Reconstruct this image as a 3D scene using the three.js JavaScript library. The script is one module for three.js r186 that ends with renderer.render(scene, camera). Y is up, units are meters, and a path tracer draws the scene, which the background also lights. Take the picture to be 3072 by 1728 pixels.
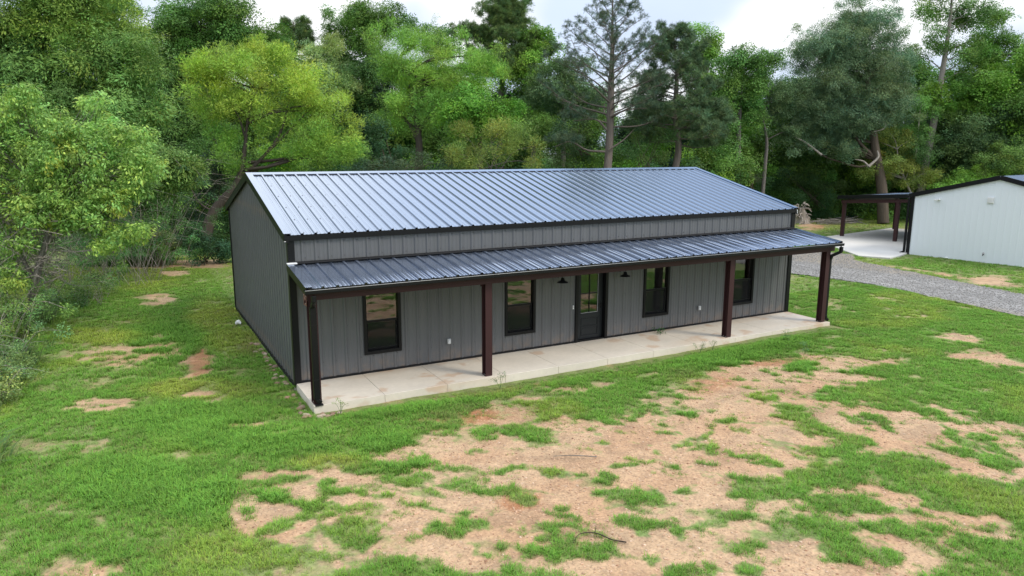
import * as THREE from 'three';
import { RoundedBoxGeometry } from 'three/addons/geometries/RoundedBoxGeometry.js';
import { mergeGeometries } from 'three/addons/utils/BufferGeometryUtils.js';

// ───────────────────────── camera, sky, sun, exposure ─────────────────────────
const scene = new THREE.Scene();
const FL = 2161.74, PW = 3072, PH = 1728;                       // focal length and frame of the photograph
const camera = new THREE.PerspectiveCamera(THREE.MathUtils.radToDeg(2 * Math.atan(PH / 2 / FL)), PW / PH, 0.1, 900);
const YAW = 0.4965, PITCH = -0.1906, ROLL = 0.0026;
const EYE = new THREE.Vector3(-3.2535, 5.4037, 16.5958);
const FWD = new THREE.Vector3(Math.sin(YAW) * Math.cos(PITCH), Math.sin(PITCH), -Math.cos(YAW) * Math.cos(PITCH));
const R0 = new THREE.Vector3(Math.cos(YAW), 0, Math.sin(YAW)), U0 = R0.clone().cross(FWD);
const RIGHT = R0.clone().multiplyScalar(Math.cos(ROLL)).addScaledVector(U0, Math.sin(ROLL));
const UP = U0.clone().multiplyScalar(Math.cos(ROLL)).addScaledVector(R0, -Math.sin(ROLL));
camera.position.copy(EYE);
camera.quaternion.setFromRotationMatrix(new THREE.Matrix4().makeBasis(RIGHT, UP, FWD.clone().negate()));
scene.add(camera);

const renderer = new THREE.WebGLRenderer({ antialias: true });
renderer.setSize(1024, 576);
renderer.toneMapping = THREE.LinearToneMapping;
renderer.toneMappingExposure = 1.3;
renderer.shadowMap.enabled = true;

// seeded random numbers and value noise
function rng(seed) { let a = seed >>> 0; return () => { a = (a + 0x6d2b79f5) | 0; let t = Math.imul(a ^ (a >>> 15), 1 | a); t = (t + Math.imul(t ^ (t >>> 7), 61 | t)) ^ t; return ((t ^ (t >>> 14)) >>> 0) / 4294967296; }; }
const h2 = (x, y) => { let n = Math.imul(x, 374761393) + Math.imul(y, 668265263) | 0; n = Math.imul(n ^ (n >>> 13), 1274126177); return ((n ^ (n >>> 16)) >>> 0) / 4294967296; };
function vn(x, y) {                                             // value noise 0..1
  const ix = Math.floor(x), iy = Math.floor(y); let fx = x - ix, fy = y - iy;
  fx = fx * fx * (3 - 2 * fx); fy = fy * fy * (3 - 2 * fy);
  const a = h2(ix, iy), b = h2(ix + 1, iy), c = h2(ix, iy + 1), d = h2(ix + 1, iy + 1);
  return a + (b - a) * fx + (c - a) * fy + (a - b - c + d) * fx * fy;
}
function fbm(x, y, o = 4) { let s = 0, a = 0.5, t = 0; for (let i = 0; i < o; i++) { s += a * vn(x, y); t += a; x = x * 2.03 + 17.3; y = y * 2.03 - 9.1; a *= 0.5; } return s / t; }
const clamp = (v, a = 0, b = 1) => Math.min(b, Math.max(a, v)), lerp = (a, b, t) => a + (b - a) * t;
const sst = (a, b, v) => { const t = clamp((v - a) / (b - a)); return t * t * (3 - 2 * t); };
const V = (x, y, z) => new THREE.Vector3(x, y, z);

{ // bright, mostly overcast sky with thin blue breaks
  const w = 1024, h = 512, data = new Float32Array(w * h * 4);
  for (let j = 0; j < h; j++) {
    const el = ((j + 0.5) / h - 0.5) * Math.PI;
    for (let i = 0; i < w; i++) {
      const az = ((i + 0.5) / w - 0.5) * Math.PI * 2, y = Math.max(0.02, Math.sin(el)), k = 1 / (y + 0.35);
      const x = Math.cos(az) * Math.cos(el) * k, z = Math.sin(az) * Math.cos(el) * k;
      const c = sst(0.36, 0.62, fbm(x * 2.6 + 40, z * 2.6 + 11, 6)), d = fbm(x * 5 + 3, z * 5 + 70, 5);
      const up = clamp(Math.sin(el)), o = (j * w + i) * 4, addedBank = Math.exp(-Math.pow((az + 1.4) / 0.55, 2)) * sst(0.25, 0.45, up);  // bright cloud bank added above the view to lighten the roof reflection
      const L = el < 0 ? 0.35 : lerp(0.84, 1.5, Math.pow(up, 0.75)) * lerp(0.94, 1.06, d) * (0.9 + 0.55 * Math.pow(Math.max(0, Math.cos(az) * Math.cos(el) * 0.44 + Math.sin(el) * 0.72 + Math.sin(az) * Math.cos(el) * 0.53), 3));
      const blue = [0.3, 0.5, 0.86], white = [0.985, 1.0, 1.02], X = Math.cos(az) * Math.cos(el), Z = Math.sin(az) * Math.cos(el);
      const gap = sst(0.5, 0.86, X * 0.88 - Z * 0.3 + 0.25 * Math.sin(el)) * sst(0.22, 0.36, Math.sin(el)) * (0.75 + 0.25 * d);   // wide blue patch added in the unseen cloud to the right, tinting the roof
      for (let q = 0; q < 3; q++) data[o + q] = L * (1 + 0.5 * addedBank) * lerp(blue[q], white[q], lerp(0.5, 1, c) * (1 - 0.9 * gap));
      data[o + 3] = 1;
    }
  }
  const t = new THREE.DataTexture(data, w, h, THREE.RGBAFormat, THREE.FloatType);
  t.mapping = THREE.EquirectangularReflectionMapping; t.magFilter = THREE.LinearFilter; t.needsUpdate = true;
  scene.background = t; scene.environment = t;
}
const sun = new THREE.DirectionalLight(0xfff3df, 1.5);
sun.position.set(16 + 34, 56, -4 + 44); sun.target.position.set(16, 0, -4);
sun.castShadow = true; sun.shadow.radius = 28; sun.shadow.mapSize.set(4096, 4096);
Object.assign(sun.shadow.camera, { left: -60, right: 60, top: 60, bottom: -60, near: 1, far: 160 });
scene.add(sun, sun.target);

// a pixel of the photograph at a depth along the view axis, or on the ground
const GY = -0.12;
const rayAt = (px, py) => FWD.clone().addScaledVector(RIGHT, (px - PW / 2) / FL).addScaledVector(UP, (PH / 2 - py) / FL);
const at = (px, py, d) => EYE.clone().addScaledVector(rayAt(px, py), d);
const onG = (px, py, y = GY) => { const r = rayAt(px, py); return EYE.clone().addScaledVector(r, (y - EYE.y) / r.y); };

// ───────────────────────── helpers ─────────────────────────
const used = {};
function numbered(n) { if (used[n] === undefined) { used[n] = 0; return n; } used[n]++; return n + '_' + String(used[n]).padStart(3, '0'); }
function tag(o, label, category, group, kind) { Object.assign(o.userData, label ? { label } : {}, category ? { category } : {}, group ? { group } : {}, kind ? { kind } : {}); return o; }
function thing(name, label, category, p = V(0, 0, 0), turn = 0, group) { const g = new THREE.Group(); g.name = numbered(name); g.position.copy(p); g.rotation.y = turn; scene.add(g); return tag(g, label, category, group); }
function boxUV(g) {                                             // uv in metres, from the face's main direction
  const p = g.attributes.position, n = g.attributes.normal, uv = new Float32Array(p.count * 2);
  for (let i = 0; i < p.count; i++) {
    const ax = Math.abs(n.getX(i)), ay = Math.abs(n.getY(i)), az = Math.abs(n.getZ(i));
    if (ay >= ax && ay >= az) { uv[2 * i] = p.getX(i); uv[2 * i + 1] = p.getZ(i); } else if (ax >= az) { uv[2 * i] = p.getZ(i); uv[2 * i + 1] = p.getY(i); } else { uv[2 * i] = p.getX(i); uv[2 * i + 1] = p.getY(i); }
  }
  g.setAttribute('uv', new THREE.BufferAttribute(uv, 2)); return g;
}
class MB {                                                      // collects shapes and builds one mesh
  constructor() { this.g = []; this.p = []; }
  geo(g) { g = g.index ? g.toNonIndexed() : g; for (const k of Object.keys(g.attributes)) if (!['position', 'normal'].includes(k)) g.deleteAttribute(k); this.g.push(g); return this; }
  box(x0, y0, z0, x1, y1, z1, b = 0.004) { const sx = Math.abs(x1 - x0), sy = Math.abs(y1 - y0), sz = Math.abs(z1 - z0); const g = new RoundedBoxGeometry(sx, sy, sz, 1, Math.min(b, sx * 0.3, sy * 0.3, sz * 0.3)); g.translate((x0 + x1) / 2, (y0 + y1) / 2, (z0 + z1) / 2); return this.geo(g); }
  obox(m, sx, sy, sz, b = 0.004) { const g = new RoundedBoxGeometry(sx, sy, sz, 1, Math.min(b, sx * 0.3, sy * 0.3, sz * 0.3)); g.applyMatrix4(m); return this.geo(g); }
  bar(a, b, w, h, bev = 0.003) {                                // a straight bar from a to b, w sideways, h upwards
    const d = b.clone().sub(a), l = d.length(), x = d.clone().normalize(), y0 = Math.abs(x.y) > 0.9 ? V(0, 0, 1) : V(0, 1, 0), z = x.clone().cross(y0).normalize(), y = z.clone().cross(x);
    return this.obox(new THREE.Matrix4().makeBasis(x, y, z).setPosition(a.clone().add(b).multiplyScalar(0.5)), l, h, w, bev);
  }
  quad(a, b, c, d) { for (const q of [a, b, c, a, c, d]) this.p.push(q.x, q.y, q.z); return this; }
  tri(a, b, c) { for (const q of [a, b, c]) this.p.push(q.x, q.y, q.z); return this; }
  tube(pts, radii, sides = 6, n) {
    const c = new THREE.CatmullRomCurve3(pts), N = n ?? Math.max(2, (pts.length - 1) * 3), pos = [], nor = [];
    const ring = []; let ref = Math.abs(pts[pts.length - 1].y - pts[0].y) > pts[0].distanceTo(pts[pts.length - 1]) * 0.8 ? V(1, 0, 0.2) : V(0.1, 1, 0);
    for (let i = 0; i <= N; i++) {
      const t = i / N, P = c.getPoint(t), T = c.getTangent(t), A = T.clone().cross(ref).normalize(), B = T.clone().cross(A).normalize();
      const f = t * (radii.length - 1), k = Math.min(radii.length - 2, Math.floor(f)), r = lerp(radii[k], radii[k + 1], f - k), row = [];
      for (let s = 0; s < sides; s++) { const a = s / sides * Math.PI * 2, nn = A.clone().multiplyScalar(Math.cos(a)).addScaledVector(B, Math.sin(a)); row.push([P.clone().addScaledVector(nn, r), nn]); }
      ring.push(row);
    }
    const put = ([a, b]) => { pos.push(a.x, a.y, a.z); nor.push(b.x, b.y, b.z); };
    for (let i = 0; i < N; i++) for (let s = 0; s < sides; s++) { const s2 = (s + 1) % sides, a = ring[i][s], b = ring[i][s2], d = ring[i + 1][s], e = ring[i + 1][s2]; put(a); put(b); put(d); put(b); put(e); put(d); }
    const g = new THREE.BufferGeometry(); g.setAttribute('position', new THREE.Float32BufferAttribute(pos, 3)); g.setAttribute('normal', new THREE.Float32BufferAttribute(nor, 3)); this.g.push(g); return this;
  }
  geometry() {
    if (this.p.length) { const g = new THREE.BufferGeometry(); g.setAttribute('position', new THREE.Float32BufferAttribute(this.p, 3)); g.computeVertexNormals(); this.g.push(g); this.p = []; }
    return boxUV(mergeGeometries(this.g));
  }
  build(name, mat, parent) { const m = new THREE.Mesh(this.geometry(), mat); m.name = parent ? name : numbered(name); m.castShadow = m.receiveShadow = true; (parent ?? scene).add(m); return m; }
}
function part(name, parent, p) { const g = new THREE.Group(); g.name = name; if (p) g.position.copy(p); parent.add(g); return g; }

// ───────────────────────── textures and materials ─────────────────────────
function tex(w, h, fn, srgb = true, rep) {                      // fn(u, v) gives linear rgb; stored as sRGB bytes
  const d = new Uint8Array(w * h * 4), enc = (v) => { v = clamp(v); return 255 * (v <= 0.0031308 ? 12.92 * v : 1.055 * Math.pow(v, 1 / 2.4) - 0.055); };
  for (let j = 0; j < h; j++) for (let i = 0; i < w; i++) { const c = fn((i + 0.5) / w, (j + 0.5) / h), o = (j * w + i) * 4; for (let q = 0; q < 3; q++) d[o + q] = srgb ? enc(c[q]) : 255 * clamp(c[q]); d[o + 3] = 255; }
  const t = new THREE.DataTexture(d, w, h, THREE.RGBAFormat); t.magFilter = THREE.LinearFilter; t.wrapS = t.wrapT = THREE.RepeatWrapping; if (srgb) t.colorSpace = THREE.SRGBColorSpace; if (rep) t.repeat.set(rep[0], rep[1]); t.needsUpdate = true; return t;
}
const tile = (f, u, v) => {                                     // makes f(u, v) repeat without a seam
  const a = f(u, v), b = f(u - 1, v), c = f(u, v - 1), d = f(u - 1, v - 1), s = sst(0, 1, u), t = sst(0, 1, v);
  return lerp(lerp(a, b, s), lerp(c, d, s), t);
};
const g3 = (v) => [v, v, v];
const std = (r, g, b, rough, o = {}) => new THREE.MeshPhysicalMaterial({ color: new THREE.Color().setRGB(r, g, b), roughness: rough, ...o });
const wavy = tex(512, 512, (u, v) => g3(tile((a, b) => fbm(a * 7, b * 4, 2), u, v)), false, [1 / 2.2, 1 / 2.2]);
const dusty = tex(512, 512, (u, v) => g3(0.8 + 0.4 * (tile((a, b) => fbm(a * 12, b * 12, 5), u, v) - 0.5)), false, [1 / 3.1, 1 / 3.1]);
const streak = tex(512, 512, (u, v) => g3(0.92 + 0.12 * (tile((a, b) => fbm(a * 40, b * 3, 3), u, v) - 0.5)), true, [1 / 2.7, 1 / 2.7]);
const wallTex = tex(1024, 512, (u, v) => {                       // charcoal paint with faint runs, dust and mud splashed up from the ground
  const y = v * 3.6, run = tile((a, b) => fbm(a * 90, b * 2, 3), u, v), big = tile((a, b) => fbm(a * 7, b * 4, 4), u, v), sp = tile((a, b) => fbm(a * 60, b * 26, 4), u, v), mud = sst(0.42, 0.0, y + 0.35 * (0.5 - sp)) * sst(0.3, 0.7, sp) * 0.55 * (y < 3 ? 1 : 0), k = 0.117 * (0.9 + 0.16 * run + 0.16 * (big - 0.5));
  return [lerp(k * 0.97, 0.2, mud), lerp(k, 0.15, mud), lerp(k * 1.05, 0.115, mud)];
}, true, [1 / 8.3, 1 / 3.6]);
const M = {
  roof: std(0.275, 0.325, 0.40, 0.17, { metalness: 0.85, bumpMap: wavy, bumpScale: 0.0012, map: streak }),
  porchRoof: std(0.31, 0.37, 0.48, 0.17, { metalness: 0.8, bumpMap: wavy, bumpScale: 0.0015, map: streak }),
  wall: std(1, 1, 1, 0.42, { map: wallTex, bumpMap: wavy, bumpScale: 0.002, roughnessMap: dusty }),
  black: std(0.008, 0.008, 0.009, 0.35, { specularIntensity: 0.45 }),
  blackMatt: std(0.01, 0.01, 0.011, 0.6, { specularIntensity: 0.4 }),
  gutter: std(0.02, 0.02, 0.021, 0.32, { specularIntensity: 0.6 }),
  lip: std(0.3, 0.3, 0.3, 0.35, { metalness: 0.5 }),
  red: std(0.045, 0.019, 0.02, 0.5, { specularIntensity: 0.5 }),
  white: std(0.75, 0.79, 0.83, 0.5),
  whitePlastic: std(0.75, 0.75, 0.74, 0.4),
  grey: std(0.42, 0.43, 0.43, 0.45),
  door: std(0.014, 0.017, 0.019, 0.4, { specularIntensity: 0.6 }),
  glass: new THREE.MeshPhysicalMaterial({ color: 0xffffff, roughness: 0.0, transmission: 1, thickness: 0, ior: 2.3 }),
  screen: new THREE.MeshStandardMaterial({ color: new THREE.Color().setRGB(0.008, 0.009, 0.009), roughness: 1, transparent: true, opacity: 0.6 }),
  lining: std(0.22, 0.23, 0.22, 0.9),
  screw: std(0.06, 0.06, 0.065, 0.4, { metalness: 0.5 }),
  bolt: std(0.55, 0.55, 0.55, 0.35, { metalness: 0.8 }),
  rustSteel: std(0.16, 0.06, 0.045, 0.6),
};
const barkTex = tex(256, 512, (u, v) => { const n = tile((a, b) => fbm(a * 26, b * 5, 5), u, v), m = tile((a, b) => fbm(a * 6 + 9, b * 6, 3), u, v); const k = 0.5 + 1.0 * n; return [0.125 * k * lerp(0.85, 1.1, m), 0.113 * k * lerp(0.88, 1.08, m), 0.1 * k]; }, true, [1.2, 0.5]);
const barkBump = tex(256, 512, (u, v) => g3(tile((a, b) => fbm(a * 26, b * 5, 5), u, v)), false, [1.2, 0.5]);
const bark = (r, g, b) => std(r, g, b, 0.92, { map: barkTex, bumpMap: barkBump, bumpScale: 0.03, specularIntensity: 0.3 });
const BK = { grey: bark(1.15, 1.15, 1.15), brown: bark(0.75, 0.66, 0.56), dark: bark(0.6, 0.56, 0.52), pale: bark(2.0, 2.0, 1.95), dead: bark(2.8, 2.75, 2.65), pine: bark(1.15, 1.08, 1.03) };
const leafMat = (trans, rough = 0.6, spec = 0.25) => new THREE.MeshPhysicalMaterial({ color: 0xffffff, vertexColors: true, roughness: rough, transmission: trans, thickness: 0, side: THREE.DoubleSide, specularIntensity: spec });
const LEAF = leafMat(0.4), NEEDLE = leafMat(0.2, 0.55), GRASS = leafMat(0.3, 0.7, 0.12);

// ───────────────────────── ground: where grass grows and where soil shows ─────────────────────────
// an ellipse on the ground, measured off the photograph and turned into metres
function blob([x, y, rx, ry, rot = 0, s = 1], k, ox, oy) {
  const X = x * k + ox, Y = y * k + oy, a = rot * Math.PI / 180, c = onG(X, Y), e = 4;
  const p = onG(X + Math.cos(a) * e, Y + Math.sin(a) * e).sub(c).multiplyScalar(rx * k / e), q = onG(X - Math.sin(a) * e, Y + Math.cos(a) * e).sub(c).multiplyScalar(ry * k / e);
  const D = p.x * q.z - q.x * p.z;
  return { x: c.x, z: c.z, a: q.z / D, b: -q.x / D, c: -p.z / D, d: p.x / D, s, R: Math.max(p.length(), q.length()) * 2.2 };
}
const inBlob = (b, x, z) => { const X = x - b.x, Z = z - b.z; if (Math.abs(X) > b.R || Math.abs(Z) > b.R) return 9; return Math.hypot(b.a * X + b.b * Z, b.c * X + b.d * Z); };
const soil = [[1700, 1120, 420, 105, -6], [1980, 960, 235, 62, -8], [1250, 1170, 270, 75, 0], [850, 1225, 215, 45, 4], [1080, 1300, 400, 75, 3], [1500, 1290, 420, 110, 0], [1900, 1200, 260, 120, 0],
  [2300, 1080, 260, 70, 10], [2500, 1180, 150, 45, 15], [2300, 1300, 300, 60, 12], [1700, 1420, 400, 60], [2150, 1400, 330, 60], [1200, 1400, 250, 40], [2480, 1340, 130, 60, 15, 0.85],
  [330, 885, 115, 26, -5, 0.8], [395, 850, 48, 13, 0, 0.8], [250, 1022, 90, 15, -8, 0.8], [498, 905, 24, 38, 0, 0.8], [605, 1080, 25, 14, 0, 0.8], [660, 1070, 18, 12, 0, 0.8], [672, 1108, 20, 7, 0, 0.8], [250, 1435, 110, 26, -5, 0.8], [400, 755, 48, 14, 0, 0.8], [335, 668, 85, 8], [500, 664, 85, 9], [440, 688, 34, 6],
  [1250, 1045, 150, 24, -6, 0.55], [2490, 905, 95, 18, 8], [2420, 850, 60, 9, 8, 0.8], [2300, 795, 60, 7, 6, 0.7], [2390, 694, 190, 4, 9, 0.55], [2490, 708, 60, 12, 0], [2040, 570, 34, 7, 0, 0.8], [1420, 985, 120, 12, -9, 0.6], [1130, 1105, 60, 26, 0, 0.6], [520, 1010, 60, 14, 10, 0.4], [2180, 945, 60, 8, 12, 0.7]].map((b) => blob(b, 1.1925, 0, 0));
const turf = [...[[1000, 500, 112, 18, -28], [1280, 320, 70, 15, 5], [1440, 390, 120, 32, 15], [1270, 770, 150, 50, 12], [1420, 770, 130, 60, 0], [1600, 690, 230, 62, -5], [1640, 580, 110, 34, -20], [850, 945, 200, 22, 5], [1120, 900, 115, 22, -8], [620, 790, 150, 30, 5], [720, 780, 55, 32], [590, 650, 70, 15, 3], [470, 705, 52, 10], [260, 715, 70, 16], [520, 540, 52, 14], [830, 490, 60, 13, 5], [850, 655, 38, 18], [1010, 660, 60, 14], [1300, 635, 65, 18], [1200, 605, 50, 12], [345, 935, 95, 20, 8], [40, 685, 95, 24], [50, 825, 95, 34, 10], [290, 880, 50, 18], [320, 1085, 330, 42, -3], [790, 1080, 70, 14], [900, 1160, 85, 45], [1050, 1130, 60, 55, 20], [1260, 1150, 60, 50, 20], [1700, 840, 180, 26, 8], [1650, 1030, 135, 42, 5], [1800, 1120, 185, 52, 10], [2000, 980, 260, 42, 10], [2150, 740, 360, 90, 12], [2350, 860, 260, 50, 10], [2380, 610, 200, 40, 12], [1580, 310, 40, 22], [1670, 300, 62, 22, 30], [1860, 410, 62, 20, 15], [2050, 370, 125, 15, 18], [2200, 410, 85, 13, 20], [1790, 540, 62, 13, 30], [1620, 480, 62, 12, 35], [1950, 460, 92, 13, 30], [2250, 500, 125, 16, 28], [2330, 560, 135, 14, 28], [2450, 560, 125, 14, 28], [2130, 390, 135, 14, 25], [860, 770, 40, 20], [1130, 440, 25, 12], [680, 405, 35, 10], [780, 400, 50, 22, 15], [940, 415, 50, 12], [1500, 160, 60, 20], [1800, 260, 60, 14, 8], [2450, 1080, 160, 60, 10]].map((b) => blob(b, 0.6102, 1500, 1000)),
  ...[[1590, 765, 62, 16], [1730, 800, 62, 34], [1740, 845, 115, 13], [1920, 850, 115, 11, 8], [2100, 775, 92, 18, 5], [2240, 805, 62, 16], [2200, 900, 190, 14, 3], [1700, 920, 115, 16, 10], [2430, 970, 105, 34, 10], [1780, 1030, 115, 34], [1850, 1085, 135, 28], [2300, 1000, 105, 17], [2000, 1200, 190, 50], [2350, 770, 82, 16], [1690, 890, 42, 14], [2500, 805, 115, 17, 15], [1480, 975, 120, 20], [1640, 960, 90, 24, 8]].map((b) => blob(b, 0.5823, 0, 1000))];
const redSoil = [[2050, 1118, 45, 14, -5], [1700, 1100, 140, 10, -9], [1780, 1075, 120, 9, -9], [1500, 1165, 120, 14, -9], [600, 1080, 30, 40, 20], [760, 1030, 30, 40, 40], [1380, 1250, 120, 30, -5], [2530, 680, 80, 12], [2330, 1085, 80, 12, -5], [1560, 1500, 60, 30], [2130, 1140, 90, 40, -10, 0.5]].map((b) => blob(b, 1, 0, 0));
const yellow = [[640, 940, 70, 50], [700, 1020, 80, 40], [600, 1170, 180, 30], [520, 660, 120, 30], [430, 720, 90, 25], [1110, 1130, 90, 50], [980, 1390, 110, 20], [300, 1010, 120, 25], [2100, 870, 70, 20], [2250, 650, 90, 14], [1030, 1130, 60, 30]].map((b) => blob(b, 1, 0, 0));
const lushB = [[560, 1090, 170, 50], [470, 880, 120, 60], [700, 1150, 220, 40], [640, 1310, 200, 60], [400, 1260, 200, 70], [1080, 1160, 90, 40], [1180, 1215, 110, 30], [1130, 1060, 160, 18, -8], [2000, 920, 120, 30, -8], [2250, 960, 140, 25], [2150, 880, 80, 20]].map((b) => blob(b, 1.1, -30, 60));
function amount(list, x, z, wob) { let m = 0; for (const b of list) { const r = inBlob(b, x, z); if (r < 1.6) m = Math.max(m, b.s * sst(1.42, 0.62, r + wob)); } return m; }
function cover(x, z) {                                          // 0 bare soil .. 1 closed grass
  const xo = x; x += 0.7 * (fbm(xo * 1.1 + 60, z * 1.1, 3) - 0.5) + 0.4 * (fbm(xo * 4.3, z * 4.3 + 80, 3) - 0.5); z += 0.7 * (fbm(xo * 1.1, z * 1.1 + 90, 3) - 0.5) + 0.4 * (fbm(xo * 4.3 + 33, z * 4.3, 3) - 0.5);
  const w1 = (fbm(x * 0.9 + 5, z * 0.9 + 8, 4) - 0.5) * 1.1, w2 = (fbm(x * 3.1, z * 3.1 + 40, 3) - 0.5) * 0.8;
  const w3 = fbm(xo * 9, z * 9 + 20, 2) - 0.5;
  const bare = amount(soil, x, z, w1 + w2 * 0.5 + w3 * 0.5), tf = amount(turf, x, z, w2 * 1.2 + w3 * 0.9 - 0.1);
  const a = 0.55 + 0.25 * Math.sin(x * 0.11), u = x * Math.cos(a) + z * Math.sin(a), v = -x * Math.sin(a) + z * Math.cos(a);
  const cl = sst(0.55, 0.70, fbm(u * 1.3 + 31, v * 4.6 + 7, 3) + 0.10 * (fbm(x * 6, z * 6, 2) - 0.5));
  let d = 1 - bare * (1 - 0.68 * cl);
  d = Math.max(d, tf * 0.97);
  d -= 0.3 * sst(0.56, 0.72, fbm(x * 1.7 + 90, z * 1.7 + 33, 4)) * (1 - tf);
  d = lerp(d, d * (0.55 + 0.9 * vn(x * 5.3, z * 5.3)), 0.6 * (1 - Math.abs(2 * d - 1)));
  return clamp(d);
}
// coarse tables of the cover, for speed
class Field { constructor(x0, z0, x1, z1, s) { Object.assign(this, { x0, z0, s, nx: Math.ceil((x1 - x0) / s) + 2, nz: Math.ceil((z1 - z0) / s) + 2 }); this.d = new Float32Array(this.nx * this.nz); for (let j = 0; j < this.nz; j++) for (let i = 0; i < this.nx; i++) this.d[j * this.nx + i] = cover(x0 + i * s, z0 + j * s); }
  get(x, z) { const fx = clamp((x - this.x0) / this.s, 0, this.nx - 1.01), fz = clamp((z - this.z0) / this.s, 0, this.nz - 1.01), i = fx | 0, j = fz | 0, a = fx - i, b = fz - j, k = j * this.nx + i, d = this.d; return lerp(lerp(d[k], d[k + 1], a), lerp(d[k + this.nx], d[k + this.nx + 1], a), b); } }
const NEAR = { x0: -10, z0: -3, x1: 24, z1: 14 }, FARB = { x0: -50, z0: -70, x1: 90, z1: 40 };
const nearF = new Field(NEAR.x0, NEAR.z0, NEAR.x1, NEAR.z1, 0.06), farF = new Field(-14, -32, 62, 24, 0.2);
const grassAt = (x, z) => (x > NEAR.x0 && x < NEAR.x1 && z > NEAR.z0 && z < NEAR.z1 ? nearF.get(x, z) : farF.get(x, z));
const height = (x, z) => GY + 0.05 * (fbm(x * 0.35 + 3, z * 0.35, 3) - 0.5) - 0.25 * sst(-4.5, -9, x) * (0.6 + fbm(x * 0.4, z * 0.4)) - 0.5 * sst(-22, -34, z) - (z > 0 ? 0.07 * sst(2.9, 2.0, z) * sst(-1.2, -0.2, x) * sst(14, 9, x) : 0);
const nearHouse = (x, z) => x > -0.3 && x < 16.7 && z > -10 && z < 1.9;
function groundColor(x, z, fine) {
  const g = fine ? nearF.get(x, z) : farF.get(x, z);
  const n1 = fbm(x * 0.7 + 3, z * 0.7 + 1, 4), clay = sst(0.42, 0.7, fbm(x * 0.55 + 30, z * 1.1 + 8, 4)), damp = sst(0.52, 0.72, fbm(x * 1.5 + 12, z * 2.2 + 44, 4)), n2 = fbm(x * 7, z * 7 + 5, 4), n3 = vn(x * 34, z * 34), n4 = vn(x * 71 + 4, z * 71);
  const red = amount(redSoil, x, z, n2 - 0.5) * 0.75 + 0.3 * clay;
  let k = (0.95 + 0.4 * (n2 - 0.5) + 0.34 * (n3 - 0.5) + 0.36 * (n4 - 0.5)) * (1 - 0.2 * damp);
  const chip = sst(0.84, 0.95, vn(x * 26 + 9, z * 26)) * 0.3;
  let c = [lerp(0.445, 0.35, red) * k, lerp(0.298, 0.16, red) * k, lerp(0.175, 0.07, red) * k];
  c = [lerp(c[0], 0.58, chip), lerp(c[1], 0.46, chip), lerp(c[2], 0.36, chip)];
  const m = sst(0.25, 0.95, g + 0.5 * (n2 - 0.5)), th = 0.75 + 0.6 * (n2 - 0.5) + 0.4 * (n3 - 0.5);
  const t = [lerp(0.19, 0.15, n1) * th, 0.26 * th, 0.062 * th];
  return [lerp(c[0], t[0], m * 0.85), lerp(c[1], t[1], m * 0.85), lerp(c[2], t[2], m * 0.85)];
}
const mapNear = tex(2048, 1024, (u, v) => groundColor(lerp(NEAR.x0, NEAR.x1, u), lerp(NEAR.z0, NEAR.z1, v), true));
const mapFar = tex(1536, 1024, (u, v) => groundColor(lerp(FARB.x0, FARB.x1, u), lerp(FARB.z0, FARB.z1, v), false));
const soilBump = tex(512, 512, (u, v) => { const a = tile((p, q) => vn(p * 60, q * 60), u, v), b = tile((p, q) => fbm(p * 24, q * 24, 3), u, v); return g3(0.55 * sst(0.45, 0.9, a) + 0.45 * b); }, false);
function sheet(name, B, step, map, lift, hole) {
  const nx = Math.round((B.x1 - B.x0) / step), nz = Math.round((B.z1 - B.z0) / step), pos = [], uv = [], idx = [];
  for (let j = 0; j <= nz; j++) for (let i = 0; i <= nx; i++) { const u = i / nx, v = j / nz, x = lerp(B.x0, B.x1, u), z = lerp(B.z0, B.z1, v); pos.push(x, height(x, z) + lift(x, z), z); uv.push(u, v); }
  for (let j = 0; j < nz; j++) for (let i = 0; i < nx; i++) { const a = j * (nx + 1) + i; idx.push(a, a + nx + 1, a + 1, a + 1, a + nx + 1, a + nx + 2); }
  const g = new THREE.BufferGeometry(); g.setAttribute('position', new THREE.Float32BufferAttribute(pos, 3)); g.setAttribute('uv', new THREE.Float32BufferAttribute(uv, 2)); g.setIndex(idx); g.computeVertexNormals();
  const bump = soilBump.clone(); bump.repeat.set((B.x1 - B.x0) / 1.7, (B.z1 - B.z0) / 1.7); bump.needsUpdate = true;
  const m = new THREE.Mesh(g, new THREE.MeshStandardMaterial({ map, roughness: 0.95, bumpMap: bump, bumpScale: 0.018 })); m.name = name; m.receiveShadow = true; m.userData.kind = 'structure'; scene.add(m); return m;
}
const inNear = (x, z) => sst(NEAR.x0, NEAR.x0 + 1, x) * sst(NEAR.x1, NEAR.x1 - 1, x) * sst(NEAR.z0, NEAR.z0 + 1, z) * sst(NEAR.z1, NEAR.z1 - 1, z);
sheet('ground', { x0: -50, z0: -70, x1: 90, z1: 40 }, 0.7, mapFar, (x, z) => -0.06 * inNear(x, z));
sheet('yard_soil', NEAR, 0.17, mapNear, (x, z) => 0.006 + 0.035 * (fbm(x * 2.2, z * 2.2 + 9, 3) - 0.5) * inNear(x, z) - 0.05 * (1 - inNear(x, z)));
const yardY = (x, z) => (x > NEAR.x0 + 1 && x < NEAR.x1 - 1 && z > NEAR.z0 + 1 && z < NEAR.z1 - 1 ? height(x, z) + 0.006 + 0.035 * (fbm(x * 2.2, z * 2.2 + 9, 3) - 0.5) : height(x, z));
{ // land beyond, out to the horizon
  const g = new THREE.CircleGeometry(800, 48); g.rotateX(-Math.PI / 2);
  const m = new THREE.Mesh(g, std(0.06, 0.09, 0.03, 1)); m.position.set(16, -2.2, -4); m.name = 'terrain'; m.userData.kind = 'structure'; scene.add(m);
}

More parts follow.
